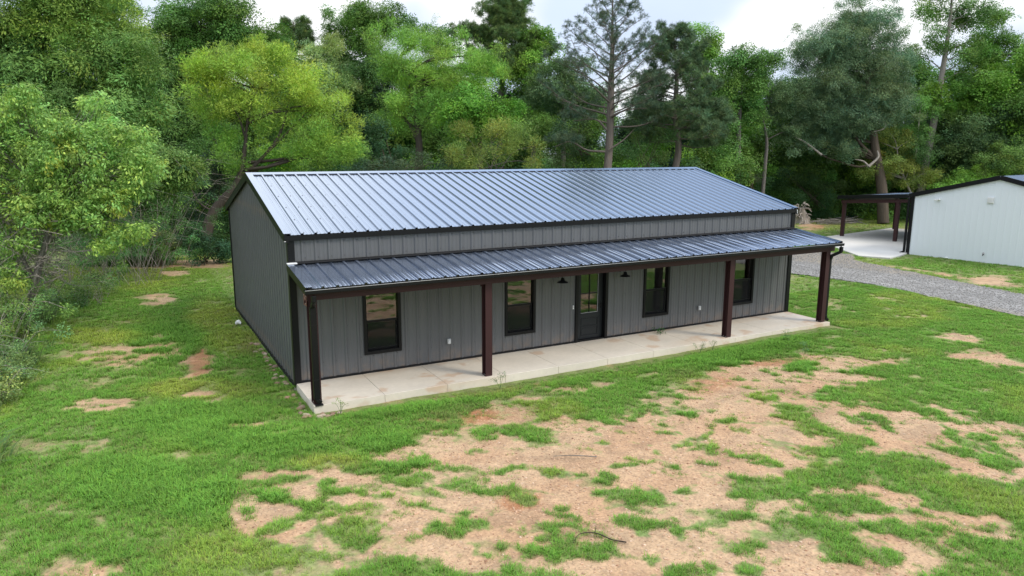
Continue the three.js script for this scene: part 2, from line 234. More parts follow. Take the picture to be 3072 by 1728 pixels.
// gravel driveway and the concrete apron of the white shed
const polyIn = (P, x, z) => { let r = false; for (let i = 0, j = P.length - 1; i < P.length; j = i++) if ((P[i][1] > z) !== (P[j][1] > z) && x < (P[j][0] - P[i][0]) * (z - P[i][1]) / (P[j][1] - P[i][1]) + P[i][0]) r = !r; return r; };
const DRIVE = [[23.2, 22], [23.3, 10], [23.1, 4.1], [24.0, -1.5], [23.2, -5.4], [21.2, -10], [19.5, -16], [26.5, -17], [29.4, -11.5], [30.9, -8.4], [29.3, -7.0], [28.1, -2.1], [27.3, 2.0], [27.5, 10], [27.8, 22]];
const driveTex = tex(512, 1664, (u, v) => {
  const x = 19 + u * 13, z = -17 + v * 39, a = vn(x * 26, z * 26), b = vn(x * 55, z * 55), c = fbm(x * 0.8, z * 0.8, 4), f = fbm(x * 5, z * 5, 3), w = 0.35 * (fbm(x * 0.3, z * 0.3 + 4) - 0.5), cx = 25.6 - 0.012 * (z - 2) * (z - 2) * (z < 2 ? 1 : 0.2);
  const track = Math.max(sst(0.5, 0.1, Math.abs(x - cx + 0.85 + w)), sst(0.5, 0.1, Math.abs(x - cx - 0.85 + w))), edge = sst(1.5, 2.5, Math.abs(x - cx) + 0.9 * (f - 0.5)) * sst(0.4, 0.62, c + 0.15);
  const k = 0.235 * (0.66 + 0.34 * a + 0.32 * b) * lerp(0.82, 1.15, c) * (1 + 0.16 * track); return [lerp(k * 1.02, 0.27, edge * 0.5), lerp(k * 0.985, 0.21, edge * 0.5), lerp(k * 0.93, 0.13, edge * 0.5)];
}, true);
driveTex.repeat.set(1 / 13, 1 / 39); driveTex.offset.set(-19 / 13, 17 / 39);
const gravelBump = tex(512, 512, (u, v) => g3(tile((p, q) => vn(p * 60, q * 60), u, v)), false, [1 / 2.5, 1 / 2.5]);
{
  const P = new THREE.CatmullRomCurve3(DRIVE.map(([x, z]) => V(x, 0, z)), true, 'catmullrom', 0.35).getPoints(260), r = rng(4);
  const sh = new THREE.Shape(P.map((p) => new THREE.Vector2(p.x + (fbm(p.x * 1.3, p.z * 1.3) - 0.5) * 0.7, -p.z + (fbm(p.z * 1.3 + 9, p.x) - 0.5) * 0.7)));
  const g = new THREE.ShapeGeometry(sh); g.rotateX(-Math.PI / 2); boxUV(g);
  const m = new THREE.Mesh(g, new THREE.MeshStandardMaterial({ map: driveTex, bumpMap: gravelBump, bumpScale: 0.03, roughness: 0.95 }));
  m.position.y = GY + 0.035; m.name = 'gravel_driveway'; m.userData.kind = 'structure'; m.receiveShadow = true; scene.add(m);
}

// ───────────────────────── corrugated metal panels ─────────────────────────
const RIB = 0.3048;
function profile(u0, u1, phase, H = 0.03, soft = false) {                     // break points [u, height] of the ribbed sheet
  const out = [[u0, 0]], add = (u, h) => { if (u > u0 + 0.002 && u < u1 - 0.002) out.push([u, h * H / 0.03]); };
  for (let k = Math.floor((u0 - phase) / RIB) - 1; k <= Math.ceil((u1 - phase) / RIB); k++) {
    const c = phase + k * RIB;
    for (const [du, h] of soft ? [[-0.044, 0], [-0.018, 0.026], [0.018, 0.026], [0.044, 0]] : [[-0.036, 0], [-0.024, 0.034], [0.024, 0.034], [0.036, 0]]) add(c + du, h);
    for (const m of [0.1016, 0.2032]) for (const [du, h] of [[-0.024, 0], [-0.012, 0.005], [0.012, 0.005], [0.024, 0]]) add(c + m + du, h);
  }
  out.push([u1, 0]); return out;
}
function ribSheet(u0, u1, phase, lo, hi, place, holes = [], H, soft) {  // lo(u), hi(u): ends of the sheet; holes: [ua, ub, va, vb]
  const mb = new MB(); let pr = profile(u0, u1, phase, H, soft);
  for (const h of holes) for (const u of [h[0], h[1]]) if (u > u0 && u < u1) { const i = pr.findIndex((p) => p[0] > u), a = pr[i - 1], b = pr[i]; pr.splice(i, 0, [u, lerp(a[1], b[1], (u - a[0]) / (b[0] - a[0]))]); }
  for (let i = 0; i + 1 < pr.length; i++) {
    const [a, da] = pr[i], [b, db] = pr[i + 1], m = (a + b) / 2; let spans = [[lo, hi]];
    for (const h of holes) if (m > h[0] && m < h[1]) spans = spans.flatMap(([p, q]) => [[p, () => h[2]], [() => h[3], q]]);
    for (const [p, q] of spans) mb.quad(place(a, p(a), da), place(b, p(b), db), place(b, q(b), db), place(a, q(a), da));
  }
  return mb;
}

// ───────────────────────── the grey metal house ─────────────────────────
const L = 16.36, D = 9.71, HE = 3.45, RX0 = -0.1, RX1 = 16.42, RIDGE = V(0, 4.7, -4.855), EAVE = V(0, 3.49, 0.09), PH0 = 0.297;
const house = thing('house', 'long charcoal metal house with ribbed roof and front porch', 'house');
const WIN = [[1.655, 2.6], [5.51, 6.45], [10.165, 11.135], [13.735, 14.68]], DOOR = [7.755, 8.86];
const holes = [...WIN.map(([a, b]) => [a + 0.03, b - 0.03, 0.5, 2.03]), [DOOR[0] + 0.02, DOOR[1] - 0.02, -0.1, 2.1]];
{ // walls
  const front = part('front_wall', house);
  for (let k = 0; k < 18; k++) {
    const a = k * 0.9144 + 0.06, b = Math.min(L - 0.06, a + 0.9144); if (b - a < 0.05) continue;
    ribSheet(a, b, PH0, () => 0.03, () => HE, (u, v, d) => V(u, v, d), holes, 0.03, true).build('wall_panel', M.wall, front);
  }
  const roofY = (z) => 3.44 + (1 - Math.abs(z + D / 2) / (D / 2)) * 1.19;
  const gab = part('gable_wall', house);
  for (let k = 0; k < 11; k++) { const a = 0.05 + k * 0.9144, b = Math.min(D - 0.05, a + 0.9144); if (b - a < 0.05) continue; const sub = ribSheet(a, b, 0.2, () => -0.02, (u) => roofY(-u), (u, v, d) => V(-d, v, -u), [], 0.022); sub.build('wall_panel', M.wall, gab); }
  const gab2 = part('gable_wall', house);
  for (let k = 0; k < 11; k++) { const a = 0.05 + k * 0.9144, b = Math.min(D - 0.05, a + 0.9144); if (b - a < 0.05) continue; ribSheet(a, b, 0.2, () => -0.02, (u) => roofY(-u), (u, v, d) => V(L + d, v, -u), [], 0.022).build('wall_panel', M.wall, gab2); }
  { const pts = []; for (let k = 0; k < 53; k++) for (const y of [0.42, 1.25, 2.12, 2.95, 3.3]) { const x = PH0 + k * RIB + 0.06; if (!holes.some((h) => x > h[0] - 0.06 && x < h[1] + 0.06 && y > h[2] - 0.06 && y < h[3] + 0.06)) pts.push([x, y]); } const im = new THREE.InstancedMesh(new THREE.CylinderGeometry(0.008, 0.01, 0.01, 6).rotateX(Math.PI / 2), M.screw, pts.length); pts.forEach(([x, y], i) => im.setMatrixAt(i, new THREE.Matrix4().makeTranslation(x, y, 0.004))); im.name = 'wall_screws'; im.userData.kind = 'stuff'; front.add(im); }
  const back = part('back_wall', house);
  for (let k = 0; k < 18; k++) { const a = k * 0.9144 + 0.06, b = Math.min(L - 0.06, a + 0.9144); if (b - a < 0.05) continue; ribSheet(a, b, PH0, () => -0.02, () => HE, (u, v, d) => V(u, v, -D - d)).build('wall_panel', M.wall, back); }
  // inner room: floor, ceiling, four lined walls with the same openings in the front one
  const lin = new MB();
  lin.box(0.12, -0.02, -D + 0.12, L - 0.12, 0.02, -0.16); lin.box(0.12, 2.5, -D + 0.12, L - 0.12, 2.6, -0.16);
  lin.box(0.03, -0.02, -D + 0.03, 0.12, 2.7, -0.03); lin.box(L - 0.12, -0.02, -D + 0.03, L - 0.03, 2.7, -0.03); lin.box(0.12, -0.02, -D + 0.03, L - 0.12, 2.7, -D + 0.12);
  let px = 0.12; for (const h of [...holes].sort((p, q) => p[0] - q[0])) { lin.box(px, 0, -0.16, h[0], 2.6, -0.025); if (h[2] > 0) lin.box(h[0], 0, -0.16, h[1], h[2], -0.025); lin.box(h[0], h[3], -0.16, h[1], 2.6, -0.025); px = h[1]; }
  lin.box(px, 0, -0.16, L - 0.12, 2.6, -0.025);
  lin.box(4.9, 0.02, -D + 0.12, 5.0, 2.5, -0.16); lin.box(11.6, 0.02, -D + 0.12, 11.7, 2.5, -0.16); lin.box(5.0, 0.02, -5.1, 11.6, 2.5, -5.0);
  lin.build('inner_wall', M.lining, house);
  // black corner, base and eave trim
  const t = new MB();
  for (const x of [0, L]) { const s = x ? -1 : 1; t.box(x - s * 0.035, -0.03, -0.1, x - s * 0.005, HE - 0.06, 0.042); t.box(x - s * 0.005, -0.03, 0.006, x + s * 0.12, HE - 0.06, 0.042); t.box(x - s * 0.035, -0.05, -D + 0.1, x - s * 0.005, HE - 0.06, -D - 0.04); t.box(x - s * 0.005, -0.05, -D - 0.006, x + s * 0.1, HE - 0.06, -D - 0.04); }
  t.build('corner_trim', M.black, house);
  const bt = new MB(); bt.box(0.12, 0.004, -0.02, DOOR[0], 0.05, 0.045); bt.box(DOOR[1], 0.004, -0.02, L - 0.12, 0.05, 0.045); bt.box(-0.042, -0.12, -D + 0.1, -0.012, -0.02, -0.1); bt.build('base_trim', M.blackMatt, house);
  const fm = std(0.3, 0.28, 0.25, 0.9); for (const [a, b] of [[-0.05, 0.02], [L - 0.02, L + 0.02]]) { const fd = new MB(); fd.box(a, -0.35, -D - 0.03, b, -0.115, 0.0); fd.build('foundation', fm, house); }
}
// roof
const SL = EAVE.clone().sub(RIDGE), SLEN = SL.length(), SD = SL.clone().normalize(), SN = V(0, SD.z, -SD.y).normalize();
{
  const roof = part('roof', house), rear = SD.clone().setZ(-SD.z), rn = V(0, SN.y, -SN.z);
  const screws = [];
  for (let k = 0; k < 19; k++) {
    const a = RX0 + 0.02 + k * 0.9144, b = Math.min(RX1 - 0.02, a + 0.9144); if (b - a < 0.03) continue;
    ribSheet(a, b, PH0, () => 0, () => SLEN, (u, v, d) => RIDGE.clone().setX(u).addScaledVector(SD, v).addScaledVector(SN, d)).build('roof_panel', M.roof, roof);
    ribSheet(a, b, PH0, () => 0, () => SLEN, (u, v, d) => RIDGE.clone().setX(u).addScaledVector(rear, v).addScaledVector(rn, d)).build('rear_roof_panel', M.roof, roof);
  }
  for (let k = 0; k < 53; k++) for (let j = 0; j < 6; j++) screws.push(RIDGE.clone().setX(PH0 + k * RIB + 0.055).addScaledVector(SD, 0.28 + j * 0.94).addScaledVector(SN, 0.006));
  const sg = new THREE.CylinderGeometry(0.011, 0.014, 0.012, 6), im = new THREE.InstancedMesh(sg, M.screw, screws.length), q = new THREE.Quaternion().setFromUnitVectors(V(0, 1, 0), SN);
  screws.forEach((p, i) => im.setMatrixAt(i, new THREE.Matrix4().compose(p, q, V(1, 1, 1)))); im.name = 'roof_screws'; im.userData.kind = 'stuff'; roof.add(im);
  // ridge cap: two flanges over the ribs
  const rc = new MB(), w = 0.2, up = 0.036;
  for (const [s, n] of [[SD, SN], [rear, rn]]) { const A = RIDGE.clone().addScaledVector(n, up), B = A.clone().addScaledVector(s, w), C = B.clone().addScaledVector(n, -0.018); rc.quad(A.clone().setX(RX0).setY(RIDGE.y + 0.04), B.clone().setX(RX0), B.clone().setX(RX1), A.clone().setX(RX1).setY(RIDGE.y + 0.04)); rc.quad(B.clone().setX(RX0), C.clone().setX(RX0), C.clone().setX(RX1), B.clone().setX(RX1)); }
  rc.build('ridge_cap', M.roof, roof);
  // closures under the ridge, rake trim along the gables
  const cl = new MB(); for (const [s, n] of [[SD, SN], [rear, rn]]) { const A = RIDGE.clone().addScaledVector(s, 0.19).addScaledVector(n, 0.012); cl.bar(A.clone().setX(RX0 + 0.05), A.clone().setX(RX1 - 0.05), 0.02, 0.022); } cl.build('ridge_closure', M.blackMatt, roof);
  for (const x of [RX0, RX1]) {
    const s = x < 1 ? 1 : -1, rk = new MB(), fl = new MB();
    for (const [sd, n] of [[SD, SN], [rear, rn]]) {
      const A = RIDGE.clone().setX(x).addScaledVector(n, -0.06), B = A.clone().addScaledVector(sd, SLEN + 0.01); rk.bar(A, B, 0.02, 0.2);
      const p = (o, v, h) => RIDGE.clone().setX(x + s * o).addScaledVector(sd, v).addScaledVector(n, h); fl.quad(p(-0.012, 0, 0.042), p(-0.012, SLEN, 0.042), p(0.15, SLEN, 0.042), p(0.15, 0, 0.042)); fl.quad(p(0.15, 0, 0.042), p(0.15, SLEN, 0.042), p(0.15, SLEN, 0.005), p(0.15, 0, 0.005));
    }
    rk.build('rake_trim', M.black, roof); fl.build('rake_flange', M.roof, roof);
    for (const z of [0.09, -D - 0.09]) { const so = new MB(); so.box(x, HE - 0.13, z - 0.12 * Math.sign(z), x + s * 0.1, HE - 0.015, z); so.build('eave_return', M.black, roof); }
  }
  for (const z of [0.045, -D - 0.085]) { const ev = new MB(); ev.box(RX0, 3.36, z, RX1, 3.475, z + 0.04); ev.build('eave_trim', M.black, roof); }
  for (const b of [[RX0 - 0.01, 3.345, -0.02, RX0 + 0.03, 3.358, 0.1], [RX1 - 0.02, 3.33, 0.0, RX1 + 0.015, 3.48, 0.09]]) { const cap = new MB(); cap.box(...b); cap.build('trim_end_cap', M.whitePlastic, roof); }
}
// windows
WIN.forEach(([a, b]) => {
  const w = part('window', house), y0 = 0.465, y1 = 2.06, t = 0.075, mid = 1.275;
  const f = new MB(); f.box(a, y0, -0.1, a + t, y1, 0.05); f.box(b - t, y0, -0.1, b, y1, 0.05); f.box(a + t, y0, -0.1, b - t, y0 + t, 0.05); f.box(a + t, y1 - t, -0.1, b - t, y1, 0.05); f.box(a + t, y0 + t, -0.09, b - t, y0 + t + 0.012, 0.03); f.build('frame', M.black, w);
  const s = new MB(); s.box(a + t, mid - 0.03, -0.08, b - t, mid + 0.03, -0.01); s.build('meeting_rail', M.black, w);
  const lf = new MB(), l0 = a + t, l1 = b - t; lf.box(l0, y0 + t + 0.014, -0.085, l0 + 0.04, mid - 0.032, -0.03); lf.box(l1 - 0.04, y0 + t + 0.014, -0.085, l1, mid - 0.032, -0.03); lf.box(l0 + 0.04, y0 + t + 0.014, -0.085, l1 - 0.04, y0 + t + 0.06, -0.03); lf.build('lower_sash', M.black, w);
  const pane = (x0, x1, v0, v1, z, n, m) => { const g = new THREE.PlaneGeometry(x1 - x0, v1 - v0); g.translate((x0 + x1) / 2, (v0 + v1) / 2, z); const o = new THREE.Mesh(g, m); o.name = n; w.add(o); };
  pane(l0, l1, mid + 0.03, y1 - t, -0.03, 'upper_pane', M.glass); pane(l0 + 0.04, l1 - 0.04, y0 + t + 0.06, mid - 0.032, -0.06, 'lower_pane', M.glass); pane(l0 + 0.005, l1 - 0.005, y0 + t + 0.02, mid - 0.035, -0.018, 'insect_screen', M.screen);
});
{ // front door
  const d = part('door', house), [a, b] = DOOR, fr = new MB(), z = -0.09;
  fr.box(a, 0.003, -0.14, a + 0.09, 2.13, 0.052); fr.box(b - 0.09, 0.003, -0.14, b, 2.13, 0.052); fr.box(a + 0.09, 2.05, -0.14, b - 0.09, 2.13, 0.052); fr.box(a + 0.09, 0.003, -0.14, b - 0.09, 0.04, 0.03); fr.build('door_frame', M.black, d);
  const x0 = a + 0.095, x1 = b - 0.095, gx0 = x0 + 0.165, gx1 = x1 - 0.165, gy0 = 0.8, gy1 = 1.93, s = new MB();
  s.box(x0, 0.045, z - 0.045, gx0, 2.045, z); s.box(gx1, 0.045, z - 0.045, x1, 2.045, z); s.box(gx0, gy1, z - 0.045, gx1, 2.045, z); s.box(gx0, 0.045, z - 0.045, gx1, 0.14, z); s.box(gx0, 0.38, z - 0.045, gx1, 0.42, z); s.box(gx0, 0.66, z - 0.045, gx1, gy0, z);
  s.box(gx0, 0.14, z - 0.04, gx1, 0.38, z - 0.018); s.box(gx0, 0.42, z - 0.04, gx1, 0.66, z - 0.018); s.build('door_slab', M.door, d);
  const pn = new MB(); pn.box(gx0 + 0.03, 0.17, z - 0.02, gx1 - 0.03, 0.35, z - 0.006); pn.box(gx0 + 0.03, 0.45, z - 0.02, gx1 - 0.03, 0.63, z - 0.006); pn.build('door_panel', M.door, d);
  const mu = new MB(), mx = (gx0 + gx1) / 2, my = (gy0 + gy1) / 2; mu.box(mx - 0.012, gy0, z - 0.03, mx + 0.012, gy1, z + 0.003); mu.box(gx0, my - 0.012, z - 0.03, mx - 0.013, my + 0.012, z + 0.002); mu.box(mx + 0.013, my - 0.012, z - 0.03, gx1, my + 0.012, z + 0.002); mu.build('glazing_bar', M.black, d);
  const bead = new MB(); bead.box(gx0, gy0, z - 0.01, gx1, gy0 + 0.012, z + 0.004); bead.box(gx1 - 0.01, gy0, z - 0.01, gx1, gy1, z + 0.004); bead.build('glazing_bead', M.grey, d);
  for (const [p, q] of [[gx0 + 0.001, mx - 0.012], [mx + 0.012, gx1 - 0.001]]) for (const [r, t] of [[gy0 + 0.001, my - 0.012], [my + 0.012, gy1 - 0.001]]) { const g = new THREE.PlaneGeometry(q - p, t - r); g.translate((p + q) / 2, (r + t) / 2, z - 0.018); const o = new THREE.Mesh(g, M.glass); o.name = 'door_pane'; d.add(o); }
  const h = new MB(); h.box(x1 - 0.09, 0.9, z, x1 - 0.05, 1.06, z + 0.012); h.bar(V(x1 - 0.07, 0.98, z), V(x1 - 0.07, 0.98, z + 0.05), 0.02, 0.02); h.bar(V(x1 - 0.06, 0.98, z + 0.05), V(x1 - 0.18, 0.98, z + 0.05), 0.018, 0.018); h.build('door_handle', M.black, d);
}
// porch: slab, posts, beam, roof, gutter, downspouts
const PZ = 1.735;
const slabTex = tex(2048, 256, (u, v) => {
  const x = u * 16.4, z = v * 1.8, n = fbm(x * 1.1, z * 1.6 + 4, 5), m = fbm(x * 0.55 + 20, z * 1.3, 4), f = fbm(x * 14, z * 14, 4), s = sst(0.46, 0.72, m), rust = sst(0.62, 0.78, fbm(x * 1.9 + 7, z * 2.2 + 3, 4)) + 0.9 * sst(0.5, 0.05, Math.hypot((x - 8.9) * 1.2, (z - 0.35) * 1.5) + (f - 0.5) * 0.3);
  const k = 0.63 * lerp(0.86, 1.08, n) * lerp(0.94, 1.06, f); let c = [k, k * 0.91, k * 0.77];
  c = [lerp(c[0], 0.55, s * 0.5), lerp(c[1], 0.44, s * 0.5), lerp(c[2], 0.32, s * 0.5)]; c = [lerp(c[0], 0.44, rust * 0.5), lerp(c[1], 0.26, rust * 0.5), lerp(c[2], 0.14, rust * 0.5)];
  return c;
}, true, [1 / 16.4, 1 / 1.8]);
{
  const slab = part('porch_slab', house), cm = std(1, 1, 1, 0.75, { map: slabTex, bumpMap: soilBump, bumpScale: 0.001 });
  for (let k = 0; k < 12; k++) { const a = k ? 0.05 + 1.524 * k - 0.003 + 0.006 : 0.0, b = Math.min(L, 0.05 + 1.524 * (k + 1) - 0.003); if (b - a < 0.1) continue; const m = new MB(); m.box(a, -0.3, 0.0, b, 0, PZ, 0.006); m.build('slab_panel', cm, slab); }
  const under = new MB(); under.box(0.02, -0.32, 0.01, L - 0.02, -0.008, PZ - 0.02); under.build('slab_core', std(0.2, 0.18, 0.16, 0.9), slab);
  // H-section steel posts with base plates, end plates, bolts
  const postX = [0.02, 4.14, 11.985, 16.06];
  postX.forEach((x, i) => {
    const p = part('porch_post', house), m = new MB(), w = 0.178, z0 = 1.43, z1 = 1.632, t = 0.012;
    m.box(x, 0.012, z1 - t, x + w, 2.33, z1, 0.002); m.box(x, 0.012, z0, x + w, 2.33, z0 + t, 0.002); m.box(x + w / 2 - 0.006, 0.012, z0 + t, x + w / 2 + 0.006, 2.33, z1 - t, 0.002);
    m.box(x + 0.004, 0.002, z0 + 0.006, x + w - 0.004, 0.013, z1 - 0.006, 0.002);
    m.build('post_column', M.red, p);
    const br = new MB(); br.box(x - 0.06, 2.2, z0 + 0.05, x + w / 2, 2.27, z0 + 0.06, 0.002); br.build('bracket', M.red, p);
    for (const z of [z0 + 0.05, z1 - 0.06]) for (const dx of [0.03, w - 0.03]) { const bo = new MB(); bo.geo(new THREE.CylinderGeometry(0.011, 0.011, 0.02, 6).translate(x + dx, 0.023, z)); bo.build('bolt', M.bolt, p); }
  });
  const bm = new MB(); bm.box(0.0, 2.275, 1.62, 16.42, 2.49, 1.634, 0.002); bm.box(0.0, 2.275, 1.56, 16.42, 2.285, 1.62, 0.002); bm.box(0.0, 2.48, 1.56, 16.42, 2.49, 1.62, 0.002); bm.build('porch_beam', M.red, house);
  for (const x of [0.0, 4.2, 12.05, 16.22]) { const r = new MB(); r.bar(V(x + 0.03, 2.66, 0.05), V(x + 0.03, 2.42, 1.6), 0.06, 0.2); const rm = r.build('rafter', M.red, house); if (x === 0) { for (const [y, z] of [[2.42, 1.3], [2.36, 1.34], [2.3, 1.42], [2.2, 1.5], [2.36, 1.5]]) { const b = new MB(); b.geo(new THREE.CylinderGeometry(0.014, 0.014, 0.02, 6).rotateZ(Math.PI / 2).translate(-0.006, y, z)); b.build('rafter_bolt', M.bolt, rm); } const pl = new MB(); pl.box(-0.005, 2.14, 1.28, 0.0, 2.46, 1.56, 0.001); pl.build('end_plate', M.rustSteel, rm); } }
  // porch roof
  const pr = part('porch_roof', house), A = V(0, 2.815, 0.035), B = V(0, 2.575, 1.875), sd = B.clone().sub(A), len = sd.length(), s = sd.normalize(), n = V(0, s.z, -s.y);
  for (let k = 0; k < 19; k++) { const a = RX0 + 0.06 + k * 0.9144, b = Math.min(RX1 - 0.04, a + 0.9144); if (b - a < 0.03) continue; ribSheet(a, b, PH0 - 0.02, () => 0, () => len, (u, v, d) => A.clone().setX(u).addScaledVector(s, v).addScaledVector(n, d)).build('porch_roof_panel', M.porchRoof, pr); }
  for (const x of [RX0 + 0.03, RX1]) { const q = x < 1 ? 1 : -1, rk = new MB(); rk.bar(V(x, A.y - 0.055, A.z), V(x, B.y - 0.055, B.z), 0.02, 0.17); rk.build('porch_rake_trim', M.black, pr); const fl = new MB(), p = (o, v, h) => A.clone().setX(x + q * o).addScaledVector(s, v).addScaledVector(n, h); fl.quad(p(-0.012, 0, 0.036), p(-0.012, len, 0.036), p(0.13, len, 0.036), p(0.13, 0, 0.036)); fl.quad(p(0.13, 0, 0.036), p(0.13, len, 0.036), p(0.13, len, 0.004), p(0.13, 0, 0.004)); fl.build('porch_rake_flange', M.porchRoof, pr); }
  const ft = new MB(); ft.box(RX0 + 0.03, 2.812, 0.036, RX1 - 0.03, 2.88, 0.05, 0.002); ft.bar(V(RX0 + 0.03, 2.85, 0.1), V(RX1, 2.85, 0.1), 0.13, 0.006, 0.001); ft.build('wall_flashing', M.gutter, pr);
  const pw = new MB(); pw.box(RX0 + 0.02, 2.84, 0.05, 0.14, 2.865, 0.17, 0.004); pw.build('flashing_end', M.whitePlastic, pr);
  for (const z of [0.55, 1.1]) { const pu = new MB(), y = lerp(A.y, B.y, (z - 0.03) / 1.84); pu.box(0.06, y - 0.09, z - 0.03, 16.3, y - 0.004, z + 0.03, 0.002); pu.build('purlin', M.red, pr); }
  // gutter: open trough with a rolled lip
  const gu = new MB(), gx0 = RX0 - 0.0, gx1 = 16.47; gu.box(gx0, 2.475, 1.915, gx1, 2.542, 1.925, 0.002); gu.box(gx0, 2.465, 1.80, gx1, 2.475, 1.915, 0.002); gu.box(gx0, 2.465, 1.79, gx1, 2.55, 1.80, 0.002); gu.box(gx0, 2.475, 1.8, gx0 + 0.006, 2.54, 1.915, 0.001); gu.box(gx1 - 0.006, 2.475, 1.8, gx1, 2.54, 1.915, 0.001);
  const gm = gu.build('gutter', M.black, house); const lp = new MB(); lp.box(gx0, 2.54, 1.9, gx1, 2.552, 1.932, 0.003); lp.build('gutter_lip', M.lip, gm);
  // downspouts
  const el = (mb, pts, w, h) => { for (let i = 0; i + 1 < pts.length; i++) mb.bar(pts[i], pts[i + 1], w, h, 0.008); for (let i = 1; i + 1 < pts.length; i++) mb.geo(new THREE.SphereGeometry(w * 0.56, 10, 8).translate(pts[i].x, pts[i].y, pts[i].z)); };
  const d1 = part('downspout', house); { const m = new MB(); el(m, [V(0.08, 2.42, 1.86), V(0.08, 2.3, 1.86), V(0.08, 2.16, 1.70)], 0.09, 0.09); m.build('elbow', M.black, d1); const p = new MB(); p.box(0.02, 0.14, 1.645, 0.155, 2.15, 1.735, 0.012); for (const y of [0.55, 1.75, 2.0]) p.box(0.016, y, 1.64, 0.159, y + 0.025, 1.739, 0.003); p.build('pipe', M.black, d1); const k = new MB(); el(k, [V(0.08, 0.2, 1.685), V(0.09, 0.1, 1.69), V(0.17, 0.045, 1.70)], 0.085, 0.085); k.build('outlet', M.black, d1); const bs = new MB(); bs.box(0.03, -0.005, 1.66, 0.2, 0.02, 1.77, 0.006); bs.build('splash_foot', M.blackMatt, d1); }
  const d2 = part('downspout', house); { const m = new MB(); el(m, [V(16.42, 2.43, 1.86), V(16.42, 2.28, 1.86), V(16.28, 2.13, 1.64), V(16.28, 2.02, 1.6)], 0.09, 0.09); m.build('elbow', M.black, d2); const p = new MB(); p.box(16.242, 0.15, 1.555, 16.33, 2.05, 1.635, 0.012); for (const y of [0.55, 1.75]) p.box(16.238, y, 1.55, 16.334, y + 0.025, 1.639, 0.003); p.build('pipe', M.black, d2); const k = new MB(); el(k, [V(16.285, 0.2, 1.6), V(16.3, 0.1, 1.6), V(16.39, 0.04, 1.61)], 0.085, 0.085); k.build('outlet', M.black, d2); }
}
// small fittings on the front wall
function barnLamp(x, label) {
  const t = thing('wall_lamp', label, 'wall lamp', V(x, 0, 0), 0, 'barn lamps on the front wall');
  const b = new MB(); b.geo(new THREE.CylinderGeometry(0.055, 0.06, 0.025, 20).rotateX(Math.PI / 2).translate(0, 1.99, 0.045)); b.build('wall_plate', M.black, t);
  const a = new MB(); a.tube([V(0, 1.99, 0.05), V(0, 2.06, 0.12), V(0, 2.09, 0.2), V(0, 2.04, 0.27), V(0, 1.98, 0.29)], [0.012, 0.012], 8, 16); a.build('arm', M.black, t);
  const s = new THREE.Mesh(new THREE.LatheGeometry([[0.02, 0.13], [0.045, 0.12], [0.055, 0.06], [0.09, 0.035], [0.145, 0.012], [0.155, 0.0], [0.15, -0.004], [0.085, 0.026], [0.05, 0.05], [0.0, 0.055]].map(([r, y]) => new THREE.Vector2(r, y)), 28), M.black); s.position.set(0, 1.84, 0.29); s.name = 'lamp_shade'; t.add(s);
  const g = new THREE.Mesh(new THREE.SphereGeometry(0.035, 14, 10), M.whitePlastic); g.position.set(0, 1.865, 0.29); g.name = 'bulb'; t.add(g);
}
barnLamp(7.15, 'black barn lamp on the front wall left of the door'); barnLamp(9.26, 'black barn lamp on the front wall right of the door');
for (const [x, l] of [[3.875, 'grey outlet cover low on the front wall left of the second post'], [12.37, 'grey outlet cover low on the front wall left of the third post']]) {
  const t = thing('outlet_cover', l, 'outlet cover', V(x, 0.54, 0.03), 0, 'outlet covers on the front wall'); const m = new MB(); m.box(-0.045, -0.07, 0, 0.045, 0.07, 0.02); m.build('back_box', M.grey, t); const c = new MB(); c.box(-0.038, -0.062, 0.02, 0.038, 0.062, 0.06, 0.012); c.build('hinged_lid', std(0.6, 0.61, 0.61, 0.35), t);
}
{ const t = thing('doorbell', 'tiny white doorbell button beside the door frame', 'doorbell', V(7.69, 1.035, 0.0)); const m = new MB(); m.box(-0.02, -0.055, 0, 0.02, 0.055, 0.03, 0.01); m.build('plate', M.whitePlastic, t); const b = new MB(); b.geo(new THREE.CylinderGeometry(0.012, 0.012, 0.01, 16).rotateX(Math.PI / 2).translate(0, 0.01, 0.032)); b.build('button', M.grey, t); }

